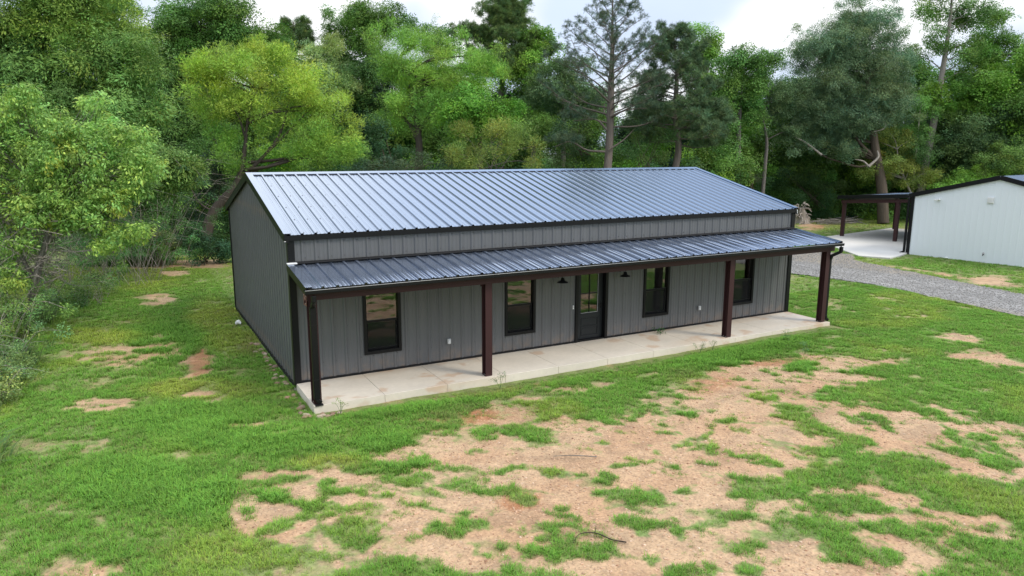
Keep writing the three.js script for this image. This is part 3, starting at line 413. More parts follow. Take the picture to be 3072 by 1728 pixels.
// ───────────────────────── white shed with its carport ─────────────────────────
{
  const shed = thing('metal_shed', 'white metal shed with black trim and brown-posted carport', 'shed', V(33.93, GY - 0.02, -7.23), 0.1455);
  const W = 8.1, LN = 12, ey = 3.14, ry = 4.22, top = (z) => ry - (ry - ey) * Math.abs(z - W / 2) / (W / 2);
  const gw = part('gable_wall', shed), ph = 0.2;
  for (let k = 0; k < 9; k++) { const a = 0.02 + k * 0.9144, b = Math.min(W - 0.02, a + 0.9144); if (b - a < 0.05) continue; ribSheet(a, b, ph, () => 0.02, (u) => top(u), (u, v, d) => V(-d, v, u), [], 0.007, true).build('wall_panel', M.white, gw); }
  const sw = part('side_wall', shed); for (let k = 0; k < 13; k++) { const a = k * 0.9144, b = a + 0.9144; ribSheet(a, b, ph, () => 0.02, () => ey, (u, v, d) => V(u, v, -d), [], 0.012).build('wall_panel', M.white, sw); }
  const rest = new MB(); rest.quad(V(0, 0, W), V(LN, 0, W), V(LN, ey, W), V(0, ey, W)); rest.quad(V(LN, 0, 0), V(LN, 0, W), V(LN, ey, W), V(LN, ey, 0)); rest.tri(V(LN, ey, 0), V(LN, ey, W), V(LN, ry, W / 2)); rest.build('rear_wall', M.white, shed);
  const roof = part('roof', shed);
  for (const s of [0, 1]) {
    const R = V(0, ry + 0.07, W / 2), E = V(0, ey + 0.07, s ? W + 0.12 : -0.12), sd = E.clone().sub(R), len = sd.length(); sd.normalize(); const n = V(0, Math.abs(sd.z), -sd.y * Math.sign(sd.z));
    for (let k = 0; k < 13; k++) { const a = -0.08 + k * 0.9144, b = a + 0.9144; ribSheet(a, b, 0.2, () => 0, () => len, (u, v, d) => R.clone().setX(u).addScaledVector(sd, v).addScaledVector(n, d)).build('roof_panel', M.roof, roof); }
    const rk = new MB(), A = V(-0.1, ry + 0.02, W / 2), B = V(-0.1, ey + 0.02, s ? W + 0.12 : -0.12); rk.bar(A, B, 0.03, 0.22); rk.build('rake_trim', M.black, roof);
  }
  const ct = new MB(); ct.box(-0.04, 0, -0.04, -0.012, ey, 0.14); ct.box(-0.012, 0, -0.04, 0.12, ey, -0.012); ct.build('corner_trim', M.black, shed);
  const ds = part('downspout', shed); { const m = new MB(); m.box(-0.12, 0.12, -0.17, -0.03, ey - 0.15, -0.06, 0.012); m.build('pipe', M.black, ds); const e = new MB(); e.bar(V(-0.075, 0.16, -0.115), V(-0.16, 0.06, -0.3), 0.09, 0.09); e.build('outlet', M.black, ds); const u = new MB(); u.bar(V(-0.075, ey - 0.16, -0.115), V(0.05, ey - 0.03, -0.16), 0.09, 0.09); u.build('elbow', M.black, ds); }
  const gt = new MB(); gt.box(-0.06, ey - 0.08, -0.28, 4.3, ey + 0.03, -0.15); gt.build('gutter', M.black, shed);
  const cp = part('carport', shed), X0 = 4.2, X1 = 11.8, Z1 = -6.45, yb = 2.55, ya = 2.98;
  const slope = V(0, yb - ya, Z1), len = slope.length(), s = slope.clone().normalize(), n = V(0, -s.z, s.y);
  const cr = new MB(); for (let k = 0; k < 9; k++) { const a = X0 + k * 0.9144, b = Math.min(X1, a + 0.9144); if (b - a < 0.05) continue; const m = ribSheet(a, b, 0.2, () => 0, () => len, (u, v, d) => V(u, ya, 0).addScaledVector(s, v).addScaledVector(n, d)); m.build('carport_roof_panel', M.roof, cp); }
  const fa = new MB(); fa.bar(V(X0 - 0.03, ya + 0.03, -0.02), V(X0 - 0.03, yb + 0.03, Z1), 0.05, 0.22); fa.build('fascia', M.black, cp); const fb = new MB(); fb.bar(V(X0 - 0.03, yb - 0.02, Z1 - 0.03), V(X1, yb - 0.02, Z1 - 0.03), 0.04, 0.18); fb.build('fascia', M.black, cp);
  const bm = new MB(); bm.bar(V(X0 + 0.2, ya - 0.26, -0.05), V(X0 + 0.2, yb - 0.26, Z1 + 0.15), 0.12, 0.2); bm.bar(V(X0 + 0.28, yb - 0.25, Z1 + 0.2), V(X1 - 0.2, yb - 0.25, Z1 + 0.2), 0.12, 0.2); bm.build('carport_beam', M.red, cp);
  for (const [x, z, h] of [[4.5, -6.15, 2.24], [4.47, -2.78, 2.46], [11.4, -6.15, 2.24]]) { const p = new MB(); p.box(x - 0.09, 0.08, z - 0.1, x + 0.09, h, z - 0.088, 0.002); p.box(x - 0.09, 0.08, z + 0.088, x + 0.09, h, z + 0.1, 0.002); p.box(x - 0.085, 0.08, z - 0.088, x - 0.073, h, z + 0.088, 0.002); p.build('carport_post', M.red, cp); }
  const wp = (x, y, z) => shed.localToWorld(V(x, y, z)); shed.updateMatrixWorld();
  const fl = thing('floodlight', 'white twin-head floodlight high on the white shed wall', 'floodlight', wp(-0.02, 3.0, 1.34), 0.1455); { const m = new MB(); m.box(-0.05, -0.06, -0.06, 0, 0.06, 0.06, 0.01); m.build('base', M.whitePlastic, fl); for (const k of [-1, 1]) { const h = new MB(); h.bar(V(-0.05, 0, k * 0.03), V(-0.22, 0.05 - 0.05 * (k < 0), k * 0.13), 0.09, 0.09, 0.03); h.build('lamp_head', M.whitePlastic, fl); } }
  const ve = thing('vent_cover', 'square white vent cover on the shed gable below the peak', 'vent cover', wp(-0.015, 3.12, 3.74), 0.1455); { const m = new MB(); m.box(-0.06, -0.15, -0.15, 0, 0.15, 0.15, 0.015); m.build('hood', M.whitePlastic, ve); const l = new MB(); for (let i = 0; i < 4; i++) l.box(-0.075, -0.11 + i * 0.06, -0.12, -0.058, -0.08 + i * 0.06, 0.12, 0.003); l.build('louvre', M.whitePlastic, ve); }
  const sp = thing('garden_tap', 'small dark tap low on the white shed wall', 'tap', wp(-0.015, 0.44, 3.72), 0.1455); { const m = new MB(); m.bar(V(0, 0, 0), V(-0.1, 0, 0), 0.04, 0.04, 0.01); m.bar(V(-0.1, 0.01, 0), V(-0.13, -0.07, 0), 0.035, 0.035, 0.008); m.build('spout', M.blackMatt, sp); const h = new MB(); h.geo(new THREE.TorusGeometry(0.035, 0.008, 6, 14).rotateY(Math.PI / 2).translate(-0.07, 0.05, 0)); h.build('handle', M.rustSteel, sp); }
  // concrete apron and carport floor
  const ap = [[-3.6, 0.6], [-3.2, -1.3], [-1.9, -1.75], [2.0, -6.7], [12, -6.7], [12, 0], [0, -0.02], [0, 0.12], [-2.0, 0.35]];
  const sh = new THREE.Shape([[-3.15, -0.98], [1.7, -6.55], [12, -6.7], [12, -0.03], [0.0, -0.03], [-0.05, 0.05], [-1.75, 0.36], [-2.6, 0.38]].map(([x, z]) => new THREE.Vector2(x, -z)));
  const g = new THREE.ExtrudeGeometry(sh, { depth: 0.1, bevelEnabled: true, bevelSize: 0.01, bevelThickness: 0.01, bevelSegments: 1 }); g.rotateX(-Math.PI / 2);
  const t2 = slabTex.clone(); t2.repeat.set(1 / 16, 1 / 16); t2.needsUpdate = true;
  const m = new THREE.Mesh(boxUV(g), std(1.12, 1.1, 1.07, 0.8, { bumpMap: soilBump, bumpScale: 0.001, map: tex(512, 512, (u, v) => { const q = 0.5 * lerp(0.85, 1.1, fbm(u * 14, v * 14, 5)); return [q, q * 0.985, q * 0.95]; }, true, [1 / 16, 1 / 16]) }));
  m.position.copy(shed.position).setY(GY - 0.04); m.rotation.y = 0.1455; m.name = 'concrete_apron'; m.userData.kind = 'structure'; m.receiveShadow = true; scene.add(m);
}

// ───────────────────────── leaves, sprays and trees ─────────────────────────
// a spray is a small bunch of leaf-sized faces; crowns are many sprays of it
function sprayGeo(seed, n, R, flat, leafL, leafW, style) {
  const r = rng(seed), pos = [], nor = [], col = [];
  for (let i = 0; i < n; i++) {
    let c, dir, nn;
    if (style === 'needle') {
      dir = V(r() * 2 - 1, r() * 1.6 - 0.35, r() * 2 - 1).normalize(); c = V(0, 0, 0).addScaledVector(dir, R * 0.12); nn = V(r() - 0.5, r() - 0.5, r() - 0.5).cross(dir).normalize();
    } else {
      const a = r() * Math.PI * 2, q = Math.sqrt(r()) * R; c = V(Math.cos(a) * q, (r() - 0.5) * flat * R - 0.35 * q * q / R, Math.sin(a) * q);
      dir = V(Math.cos(a) + (r() - 0.5) * 1.4, style === 'droop' ? -0.9 - r() : style === 'lift' ? -0.5 + 1.7 * r() : -0.15 - 0.7 * r() + 0.3, Math.sin(a) + (r() - 0.5) * 1.4).normalize();
      nn = V((r() - 0.5) * 1.5, 1, (r() - 0.5) * 1.5).cross(dir).cross(dir).negate().normalize(); if (nn.y < 0) nn.negate();
    }
    const l = leafL * (0.7 + 0.6 * r()), w = leafW * (0.7 + 0.6 * r()), side = dir.clone().cross(nn).normalize(), k = 0.78 + 0.44 * r(), yel = (r() - 0.5) * 0.18;
    const tip = c.clone().addScaledVector(dir, l), m = c.clone().addScaledVector(dir, l * 0.45), A = m.clone().addScaledVector(side, w / 2).addScaledVector(nn, -w * 0.12), B = m.clone().addScaledVector(side, -w / 2).addScaledVector(nn, -w * 0.12);
    for (const p of [c, A, tip, c, tip, B]) { pos.push(p.x, p.y, p.z); nor.push(nn.x, nn.y, nn.z); col.push(k * (1 + yel), k, k * (1 - yel)); }
  }
  const g = new THREE.BufferGeometry(); g.setAttribute('position', new THREE.Float32BufferAttribute(pos, 3)); g.setAttribute('normal', new THREE.Float32BufferAttribute(nor, 3)); g.setAttribute('color', new THREE.Float32BufferAttribute(col, 3)); return g;
}
const SP = {
  broad: [1, 2, 3].map((k) => sprayGeo(k, 46, 0.5, 0.6, 0.14, 0.08)),
  fine: [4, 5, 6].map((k) => sprayGeo(k, 60, 0.52, 0.7, 0.16, 0.045)),
  feather: [7, 8, 9].map((k) => sprayGeo(k, 64, 0.42, 1.1, 0.17, 0.024, 'lift')),
  big: [10, 11, 12].map((k) => sprayGeo(k, 20, 0.26, 0.7, 0.125, 0.046, 'droop')),
  needle: [13, 14, 15].map((k) => sprayGeo(k, 46, 0.24, 1, 0.24, 0.016, 'needle')),
  small: [16, 17, 18].map((k) => sprayGeo(k, 44, 0.34, 0.8, 0.1, 0.05)),
};
// lobes [{p, r: Vector3, c: [r,g,b], n}] filled with sprays
function foliage(name, parent, kind, lobes, r, o = {}) {
  const list = [];
  for (const lb of lobes) for (let i = 0; i < lb.n; i++) {
    const z = r() * 2 - 1, a = r() * Math.PI * 2, q = Math.sqrt(1 - z * z), d = V(q * Math.cos(a), z, q * Math.sin(a));
    if (d.y < -0.25 && r() < (o.hollow ?? 0.3)) { i -= r() < 0.7 ? 1 : 0; continue; }
    const f = Math.pow(r(), o.shell ?? 0.45) * (0.82 + 0.6 * Math.pow(r(), 2.2)), p = V(lb.p.x + d.x * lb.r.x * f, lb.p.y + d.y * lb.r.y * f, lb.p.z + d.z * lb.r.z * f);
    const up = d.clone().multiplyScalar(o.out ?? 0.5).add(V((r() - 0.5) * 1.7, 0.4 + 0.6 * r(), (r() - 0.5) * 1.7)).normalize();
    const qn = new THREE.Quaternion().setFromUnitVectors(V(0, 1, 0), up).multiply(new THREE.Quaternion().setFromAxisAngle(V(0, 1, 0), r() * 6.28));
    const s = (o.size ?? 1) * (0.6 + 0.6 * r()), k = (1 + (r() - 0.5) * 0.6) * (lb.k ?? 1), y = (r() - 0.5) * 0.22;
    list.push([p, qn, s, [lb.c[0] * k * (1 + y), lb.c[1] * k, lb.c[2] * k * (1 - y)]]);
  }
  const set = SP[kind], out = [], v = o.variants ?? 1;
  for (let g = 0; g < v; g++) {
    const sub = list.filter((_, i) => i % v === g), im = new THREE.InstancedMesh(set[(g + (o.pick ?? 0)) % set.length], o.mat ?? (kind === 'needle' ? NEEDLE : LEAF), sub.length), M4 = new THREE.Matrix4(), C = new THREE.Color();
    sub.forEach(([p, q, s, c], i) => { im.setMatrixAt(i, M4.compose(p, q, V(s, s, s))); im.setColorAt(i, C.setRGB(c[0], c[1], c[2])); });
    im.name = name; im.userData.kind = 'stuff'; im.castShadow = im.receiveShadow = true; parent.add(im); out.push(im);
  }
  return out;
}
const vary = (c, r, a = 0.18) => { const k = 1 + (r() - 0.5) * 2 * a, y = (r() - 0.5) * a * 1.2; return [c[0] * k * (1 + y), c[1] * k, c[2] * k * (1 - y)]; };
function limb(mb, a, b, r0, r1, r, bend = 0.15, sides = 5) {
  const d = b.clone().sub(a), l = d.length(), m1 = a.clone().addScaledVector(d, 0.35).add(V((r() - 0.5) * l * bend, l * bend * (0.6 * r() - 0.1), (r() - 0.5) * l * bend)), m2 = a.clone().addScaledVector(d, 0.7).add(V((r() - 0.5) * l * bend, l * bend * 0.6 * r(), (r() - 0.5) * l * bend));
  mb.tube([a, m1, m2, b], [r0, r1], sides, 7); return [m1, m2];
}
// a tree measured off the photograph: trunk as [px, py] points, crown as [px, py, rx, ry] ellipses, at one depth
function pxTree(o) {
  const r = rng(o.seed), d = o.d, k = d / FL, t = thing('tree', o.label, o.cat ?? 'tree', V(0, 0, 0), 0, o.group); t.name = numbered(o.name);
  const tr = o.trunk.map(([x, y], i) => at(x, y, d + (o.td ? o.td[i] : 0))), base = tr[0].clone();
  const local = (p) => p.clone().sub(base); t.position.copy(base);
  const pts = tr.map(local), wood = new MB(); wood.tube(pts, o.tr, 9, pts.length * 5);
  for (const b of o.limbs ?? []) wood.tube(b.p.map(([x, y], i) => local(at(x, y, d + (b.d ?? 0) * i / (b.p.length - 1)))), b.r, 6, b.p.length * 4);
  const lobes = [];
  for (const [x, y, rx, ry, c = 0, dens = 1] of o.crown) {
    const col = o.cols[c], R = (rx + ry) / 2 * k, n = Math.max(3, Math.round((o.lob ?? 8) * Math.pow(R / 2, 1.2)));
    const nEdge = Math.round(n * (o.edge ?? 1.2));
    for (let i = 0; i < nEdge; i++) {                             // small outer tufts make the outline ragged
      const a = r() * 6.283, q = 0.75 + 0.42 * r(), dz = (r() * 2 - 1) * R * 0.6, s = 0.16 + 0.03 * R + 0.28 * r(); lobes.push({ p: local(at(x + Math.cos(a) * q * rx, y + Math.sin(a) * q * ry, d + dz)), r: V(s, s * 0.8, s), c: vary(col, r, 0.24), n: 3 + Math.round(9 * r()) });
    }
    for (let i = 0; i < n; i++) {
      const a = r() * 6.283, q = Math.sqrt(r()) * 0.78, dz = (r() * 2 - 1) * R * (o.deep ?? 0.75) * Math.sqrt(1 - q * q * 0.8), f = (0.34 + 0.34 * r()) * (o.fat ?? 1);
      const p = local(at(x + Math.cos(a) * q * rx, y + Math.sin(a) * q * ry, d + dz)), rr = V(rx * k * f + 0.15, ry * k * f * 0.8 + 0.12, rx * k * f + 0.15);
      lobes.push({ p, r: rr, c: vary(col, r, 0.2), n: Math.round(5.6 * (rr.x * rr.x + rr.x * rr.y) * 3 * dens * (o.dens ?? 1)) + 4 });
      // a branch reaches each lobe from the nearest trunk point below it
      let best = pts[pts.length - 1], bd = 1e9; for (let j = 0; j <= 24; j++) { const f2 = j / 24 * (pts.length - 1), i0 = Math.min(pts.length - 2, f2 | 0), w = pts[i0].clone().lerp(pts[i0 + 1], f2 - i0), e = w.distanceTo(p) + Math.max(0, w.y - p.y + 0.6) * 1.5; if (e < bd && j > 5) { bd = e; best = w; } }
      if (r() < (o.br ?? 0.55)) limb(wood, best, p, 0.035 + 0.012 * bd, 0.012, r, 0.2, 4);
    }
  }
  wood.build('trunk', o.bark ?? BK.grey, t);
  foliage('crown', t, o.leaf ?? 'broad', lobes, r, { variants: 1, ...(o.f ?? {}) });
  if (o.dead) { const m = new MB(); for (const b of o.dead) m.tube(b.p.map(([x, y]) => local(at(x, y, d - 0.8))), b.r, 6, b.p.length * 4); m.build('dead_limb', BK.dead, t); }
  return t;
}
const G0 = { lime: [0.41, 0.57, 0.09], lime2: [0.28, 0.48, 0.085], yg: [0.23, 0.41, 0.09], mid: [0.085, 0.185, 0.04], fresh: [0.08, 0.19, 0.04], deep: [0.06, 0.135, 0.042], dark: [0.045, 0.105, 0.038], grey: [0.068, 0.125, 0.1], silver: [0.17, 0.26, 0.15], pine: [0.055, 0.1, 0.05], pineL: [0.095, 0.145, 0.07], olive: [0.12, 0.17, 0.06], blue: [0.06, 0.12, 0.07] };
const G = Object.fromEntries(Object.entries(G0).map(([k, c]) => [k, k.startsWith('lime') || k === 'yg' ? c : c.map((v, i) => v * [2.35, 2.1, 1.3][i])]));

// leaning lime-green tree behind the left gable
pxTree({ seed: 11, d: 38, name: 'leaning_tree', label: 'lime-green feathery tree with a leaning dark trunk behind the left gable', trunk: [[608, 735], [640, 640], [715, 540], [735, 440], [745, 350], [770, 270]], tr: [0.34, 0.28, 0.17, 0.1, 0.06, 0.03],
  limbs: [{ p: [[640, 635], [600, 610], [570, 560]], r: [0.07, 0.02] }, { p: [[735, 410], [715, 350], [680, 290]], r: [0.075, 0.02] }, { p: [[735, 420], [745, 340], [760, 260], [765, 200]], r: [0.07, 0.02] }, { p: [[715, 540], [790, 470], [840, 400], [865, 310], [870, 250]], r: [0.12, 0.07, 0.02] }, { p: [[790, 470], [870, 390], [930, 330], [985, 290]], r: [0.07, 0.02] }, { p: [[735, 525], [860, 480], [960, 475], [1040, 470]], r: [0.06, 0.015] }], br: 0.25,
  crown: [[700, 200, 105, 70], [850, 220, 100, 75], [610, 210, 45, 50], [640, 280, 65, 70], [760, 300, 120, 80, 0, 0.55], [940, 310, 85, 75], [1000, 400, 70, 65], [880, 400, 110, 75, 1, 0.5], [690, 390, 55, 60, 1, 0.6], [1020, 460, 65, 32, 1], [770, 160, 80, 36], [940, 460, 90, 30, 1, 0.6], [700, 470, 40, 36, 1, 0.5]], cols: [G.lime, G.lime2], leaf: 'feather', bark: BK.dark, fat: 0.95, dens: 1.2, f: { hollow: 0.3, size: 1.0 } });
pxTree({ seed: 12, d: 43, name: 'feathery_tree', label: 'yellow-green feathery tree rising behind the roof, right of the lime-green one', trunk: [[1255, 540], [1258, 440], [1250, 360], [1225, 270], [1200, 170]], tr: [0.3, 0.22, 0.16, 0.1, 0.04],
  limbs: [{ p: [[1256, 430], [1225, 370], [1190, 320]], r: [0.12, 0.03] }, { p: [[1255, 400], [1310, 310], [1345, 240], [1390, 190]], r: [0.13, 0.03] }], crown: [[1175, 145, 75, 75], [1255, 170, 105, 85], [1395, 190, 105, 75], [1200, 270, 75, 65], [1310, 280, 110, 75], [1190, 360, 65, 60], [1270, 350, 70, 50, 1], [1430, 230, 75, 55]], cols: [G.lime2, G.yg], leaf: 'feather', bark: BK.dark, fat: 0.85, dens: 0.95, f: { hollow: 0.3 } });
pxTree({ seed: 13, d: 40.5, name: 'round_tree', label: 'fresh green rounded tree in front of the yellow-green feathery tree', trunk: [[1440, 540], [1440, 420], [1440, 300]], tr: [0.2, 0.12, 0.04], crown: [[1440, 300, 95, 50], [1390, 350, 80, 50], [1500, 345, 60, 50], [1440, 380, 100, 45, 1]], cols: [G.fresh, G.mid], leaf: 'broad', bark: BK.dark, f: { size: 0.85 } });
// big pale trees at the left edge
pxTree({ seed: 14, d: 31, name: 'locust_tree', label: 'tall light green tree filling the upper left corner', trunk: [[30, 800], [25, 420], [70, 280], [120, 130], [160, -60]], tr: [0.34, 0.26, 0.18, 0.12, 0.05], limbs: [{ p: [[40, 380], [130, 300], [240, 230], [330, 180]], r: [0.12, 0.03] }, { p: [[60, 300], [20, 180], [-40, 60]], r: [0.12, 0.04] }, { p: [[35, 420], [200, 400], [350, 350]], r: [0.1, 0.03] }],
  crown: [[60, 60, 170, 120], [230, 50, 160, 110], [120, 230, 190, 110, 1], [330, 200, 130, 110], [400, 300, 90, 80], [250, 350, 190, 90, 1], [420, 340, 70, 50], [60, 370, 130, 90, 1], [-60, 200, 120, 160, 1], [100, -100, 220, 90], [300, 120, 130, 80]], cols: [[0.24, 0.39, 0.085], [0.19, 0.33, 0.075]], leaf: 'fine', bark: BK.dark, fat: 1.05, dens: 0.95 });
pxTree({ seed: 15, d: 30, name: 'low_tree', label: 'mid green tree with drooping boughs between the left tree and the lime-green one', trunk: [[330, 760], [345, 620], [370, 500], [400, 420]], tr: [0.16, 0.12, 0.08, 0.03], crown: [[420, 440, 110, 60], [500, 500, 85, 40], [350, 490, 100, 60, 1], [540, 540, 45, 40], [460, 540, 60, 40, 1]], cols: [[0.2, 0.34, 0.085], [0.15, 0.28, 0.07]], leaf: 'fine', bark: BK.dark });

// pines
function pine(o) {
  const r = rng(o.seed), d = o.d, k = d / FL, t = thing('pine_tree', o.label, 'pine tree', V(0, 0, 0), 0, 'pines behind the house');
  const tr = o.trunk.map(([x, y]) => at(x, y, d)), base = tr[0].clone(), pts = tr.map((p) => p.clone().sub(base)); t.position.copy(base);
  const wood = new MB(); wood.tube(pts, o.tr, 9, pts.length * 6); const tufts = [];
  const C = new THREE.CatmullRomCurve3(pts);
  for (let i = 0; i < o.limbs; i++) {
    const f = Math.pow((i + r() * 0.8) / o.limbs, 0.9), tt = lerp(o.from, 0.97, f), s = C.getPoint(tt), [len, rise] = o.shape(f), l = len * (0.7 + 0.5 * r()), a = i * 2.4 + r() * 0.9;
    const dir = V(Math.cos(a), 0, Math.sin(a)), e = s.clone().addScaledVector(dir, l).add(V(0, l * (rise + (r() - 0.5) * 0.25), 0)), m = s.clone().lerp(e, 0.5).add(V((r() - 0.5) * 0.3 * l, -0.1 * l * r(), (r() - 0.5) * 0.3 * l));
    wood.tube([s, m, e], [0.016 + 0.013 * l * (1 - f * 0.4), 0.008], 5, 7);
    const curve = new THREE.CatmullRomCurve3([s, m, e]), nt = Math.round(o.twigs * l) + 2;
    for (let j = 0; j < nt; j++) {
      const u = o.bare + (1 - o.bare) * (j + r()) / nt, b = curve.getPoint(u), w = V(dir.z, 0, -dir.x).multiplyScalar((r() * 2 - 1) * 0.42 * l * (1.15 - u * 0.6)).addScaledVector(dir, 0.3 * l * r() * (1.1 - u)).add(V(0, (0.12 + 0.35 * r()) * 0.6, 0)), q = b.clone().add(w);
      wood.tube([b, b.clone().addScaledVector(w, 0.5).add(V(0, -0.04, 0)), q], [0.016, 0.008], 3, 3);
      for (let h = 0; h < o.tuft; h++) { const g = 0.35 + 0.65 * r(), p = b.clone().addScaledVector(w, g).add(V((r() - 0.5) * 0.35, (r() - 0.3) * 0.28, (r() - 0.5) * 0.35)); tufts.push({ p, r: V(0.05, 0.05, 0.05), c: vary(o.col, r, 0.22), n: 1 }); }
    }
    tufts.push({ p: e, r: V(0.12, 0.12, 0.12), c: vary(o.col, r), n: 2 });
  }
  for (const b of o.low ?? []) wood.tube(b.p.map(([x, y]) => at(x, y, d - 0.4).sub(base)), b.r, 5, b.p.length * 4);
  for (const [x, y, rx, ry, n] of o.pads ?? []) for (let i = 0; i < n; i++) { const a = r() * 6.283, q = Math.sqrt(r()); tufts.push({ p: at(x + Math.cos(a) * q * rx, y + Math.sin(a) * q * ry, d + (r() - 0.5) * rx * k * 1.6).sub(base), r: V(0.2, 0.12, 0.2), c: vary(o.col, r, 0.22), n: 2 }); }
  wood.build('trunk', BK.pine, t); foliage('crown', t, 'needle', tufts, r, { variants: 1, size: o.size ?? 1.15, hollow: 0, out: 0.4 });
}
pine({ seed: 21, d: 41, label: 'tall open pine with a bare straight grey trunk behind the roof', trunk: [[1820, 540], [1828, 430], [1832, 300], [1836, 160], [1838, 0]], tr: [0.24, 0.22, 0.2, 0.12, 0.03], from: 0.34, limbs: 50, twigs: 3.4, tuft: 2, bare: 0.45, shape: (f) => [lerp(3.6, 0.7, Math.pow(f, 1.9)), lerp(0.25, 1.15, f)], col: [0.1, 0.155, 0.09], size: 0.85,
  low: [{ p: [[1815, 455], [1760, 450], [1710, 425], [1665, 440]], r: [0.07, 0.02] }, { p: [[1820, 390], [1790, 360], [1720, 362]], r: [0.07, 0.02] }, { p: [[1830, 350], [1880, 330], [1940, 325]], r: [0.07, 0.02] }, { p: [[1825, 450], [1870, 420], [1900, 390]], r: [0.06, 0.015] }], pads: [[1690, 415, 60, 14, 60], [1740, 345, 55, 14, 50], [1930, 315, 50, 14, 50]] });
pine({ seed: 22, d: 43.5, label: 'dense pine with curved trunk right of the tall open pine', trunk: [[2018, 540], [2035, 450], [2026, 340], [2030, 220], [2020, 95]], tr: [0.22, 0.2, 0.17, 0.12, 0.04], from: 0.28, limbs: 56, twigs: 4.6, tuft: 4, bare: 0.3, shape: (f) => [lerp(3.4, 0.9, Math.pow(f, 1.3)), lerp(0.1, 0.7, f)], col: [0.115, 0.19, 0.085], size: 1.1, pads: [[2120, 340, 75, 40, 160], [2130, 395, 55, 25, 90]] });
pine({ seed: 23, d: 56, label: 'tallest dark pine with a layered crown behind the yellow-green tree', trunk: [[1500, 560], [1503, 330], [1510, 180], [1520, 5]], tr: [0.32, 0.26, 0.18, 0.05], from: 0.55, limbs: 46, twigs: 6, tuft: 6, bare: 0.3, shape: (f) => [lerp(3.4, 1.2, f) * (0.75 + 0.5 * Math.abs(Math.sin(f * 9))), lerp(0.05, 0.45, f)], col: G.pine, size: 1.25, pads: [[1515, 35, 95, 45, 130], [1570, 95, 55, 30, 70], [1390, 90, 40, 26, 70], [1440, 110, 50, 22, 60], [1470, 160, 70, 26, 70], [1550, 190, 80, 26, 70]] });
pine({ seed: 24, d: 60, label: 'small dark pine tip above the trees right of the lime-green tree', trunk: [[885, 400], [883, 200], [880, 65]], tr: [0.2, 0.15, 0.04], from: 0.6, limbs: 22, twigs: 5, tuft: 4, bare: 0.3, shape: (f) => [lerp(2.4, 1, f), 0.3], col: G.pine, size: 1.25 });

// broad trees of the wood's edge, left to right
const oak = (seed, d, name, label, trunk, crown, cols, o = {}) => pxTree({ seed, d, name, label, trunk, tr: o.tr ?? [0.32, 0.24, 0.12, 0.04], crown, cols, leaf: 'broad', ...o });
oak(31, 50, 'oak_tree', 'dark green broad tree left of the lime-green tree', [[650, 600], [640, 430], [620, 250], [600, 90]], [[560, 60, 100, 75], [690, 60, 110, 70], [500, 160, 90, 90], [620, 150, 130, 90], [780, 130, 90, 60], [520, 290, 110, 90, 1], [600, 400, 90, 80, 1], [460, 400, 90, 90, 1], [530, 460, 90, 50, 1]], [G.deep, G.dark], { bark: BK.brown, limbs: [{ p: [[650, 520], [632, 420], [640, 330]], r: [0.14, 0.08] }, { p: [[650, 520], [690, 440], [700, 380]], r: [0.12, 0.05] }] });
oak(32, 57, 'oak_tree', 'dark tree against the sky in the corner between the two leftmost crowns', [[420, 560], [400, 300], [370, 60]], [[350, 40, 60, 60], [400, 130, 70, 60], [430, 230, 70, 70, 1], [330, -20, 50, 50]], [G.deep, G.dark], { tr: [0.3, 0.2, 0.05] });
oak(33, 60, 'oak_tree', 'dark green tree with two rounded tops left of the feathery tree', [[1080, 620], [1085, 380], [1100, 200], [1110, 60]], [[1040, 60, 60, 50], [1130, 40, 80, 45], [1060, 140, 75, 60], [1110, 230, 100, 90, 1], [1200, 90, 50, 45], [1090, 350, 95, 90, 1], [1110, 440, 90, 60, 1]], [G.deep, G.dark]);
oak(34, 58, 'poplar_tree', 'pale silvery green tree just right of the lime-green crown', [[970, 600], [965, 400], [960, 180]], [[920, 170, 60, 45], [985, 150, 45, 40], [960, 230, 85, 60], [1020, 260, 55, 45]], [G.silver], { tr: [0.2, 0.14, 0.04], leaf: 'fine' });
oak(35, 62, 'oak_tree', 'small dark crown between the feathery tree tops', [[1310, 560], [1310, 300], [1305, 100]], [[1305, 90, 45, 35], [1320, 140, 60, 40]], [G.deep], { tr: [0.2, 0.14, 0.04] });
oak(36, 55, 'sweetgum_tree', 'green tree with pointed tops right of the dark pine', [[1600, 600], [1600, 350], [1605, 110]], [[1600, 110, 40, 50], [1640, 160, 40, 45], [1590, 210, 80, 60], [1560, 300, 90, 70, 1], [1620, 330, 90, 80, 1]], [G.mid, G.deep], { tr: [0.22, 0.16, 0.04] });
oak(37, 50, 'oak_tree', 'grey-green tree left of the open pine', [[1690, 600], [1690, 400], [1690, 200]], [[1690, 210, 70, 50], [1660, 270, 80, 55], [1720, 290, 80, 60], [1680, 370, 100, 60, 1]], [[0.128, 0.217, 0.078], G.deep], { tr: [0.22, 0.16, 0.04], leaf: 'fine' });
oak(38, 53, 'sweetgum_tree', 'bright green pointed crown right of the dense pine', [[2125, 600], [2125, 350], [2120, 110]], [[2105, 125, 45, 40], [2140, 130, 25, 50], [2120, 200, 60, 60], [2170, 260, 70, 70], [2140, 340, 70, 60, 1]], [G.mid, G.deep], { tr: [0.22, 0.16, 0.04] });
oak(39, 50, 'hickory_tree', 'mid green tree between the dense pine and the slim bare trunk', [[2215, 620], [2215, 400], [2230, 210]], [[2230, 190, 70, 40], [2280, 170, 60, 35], [2200, 260, 75, 70], [2260, 280, 75, 70], [2210, 380, 80, 80, 1], [2180, 480, 80, 60, 1]], [[0.135, 0.29, 0.0585], G.deep], { tr: [0.24, 0.18, 0.05] });
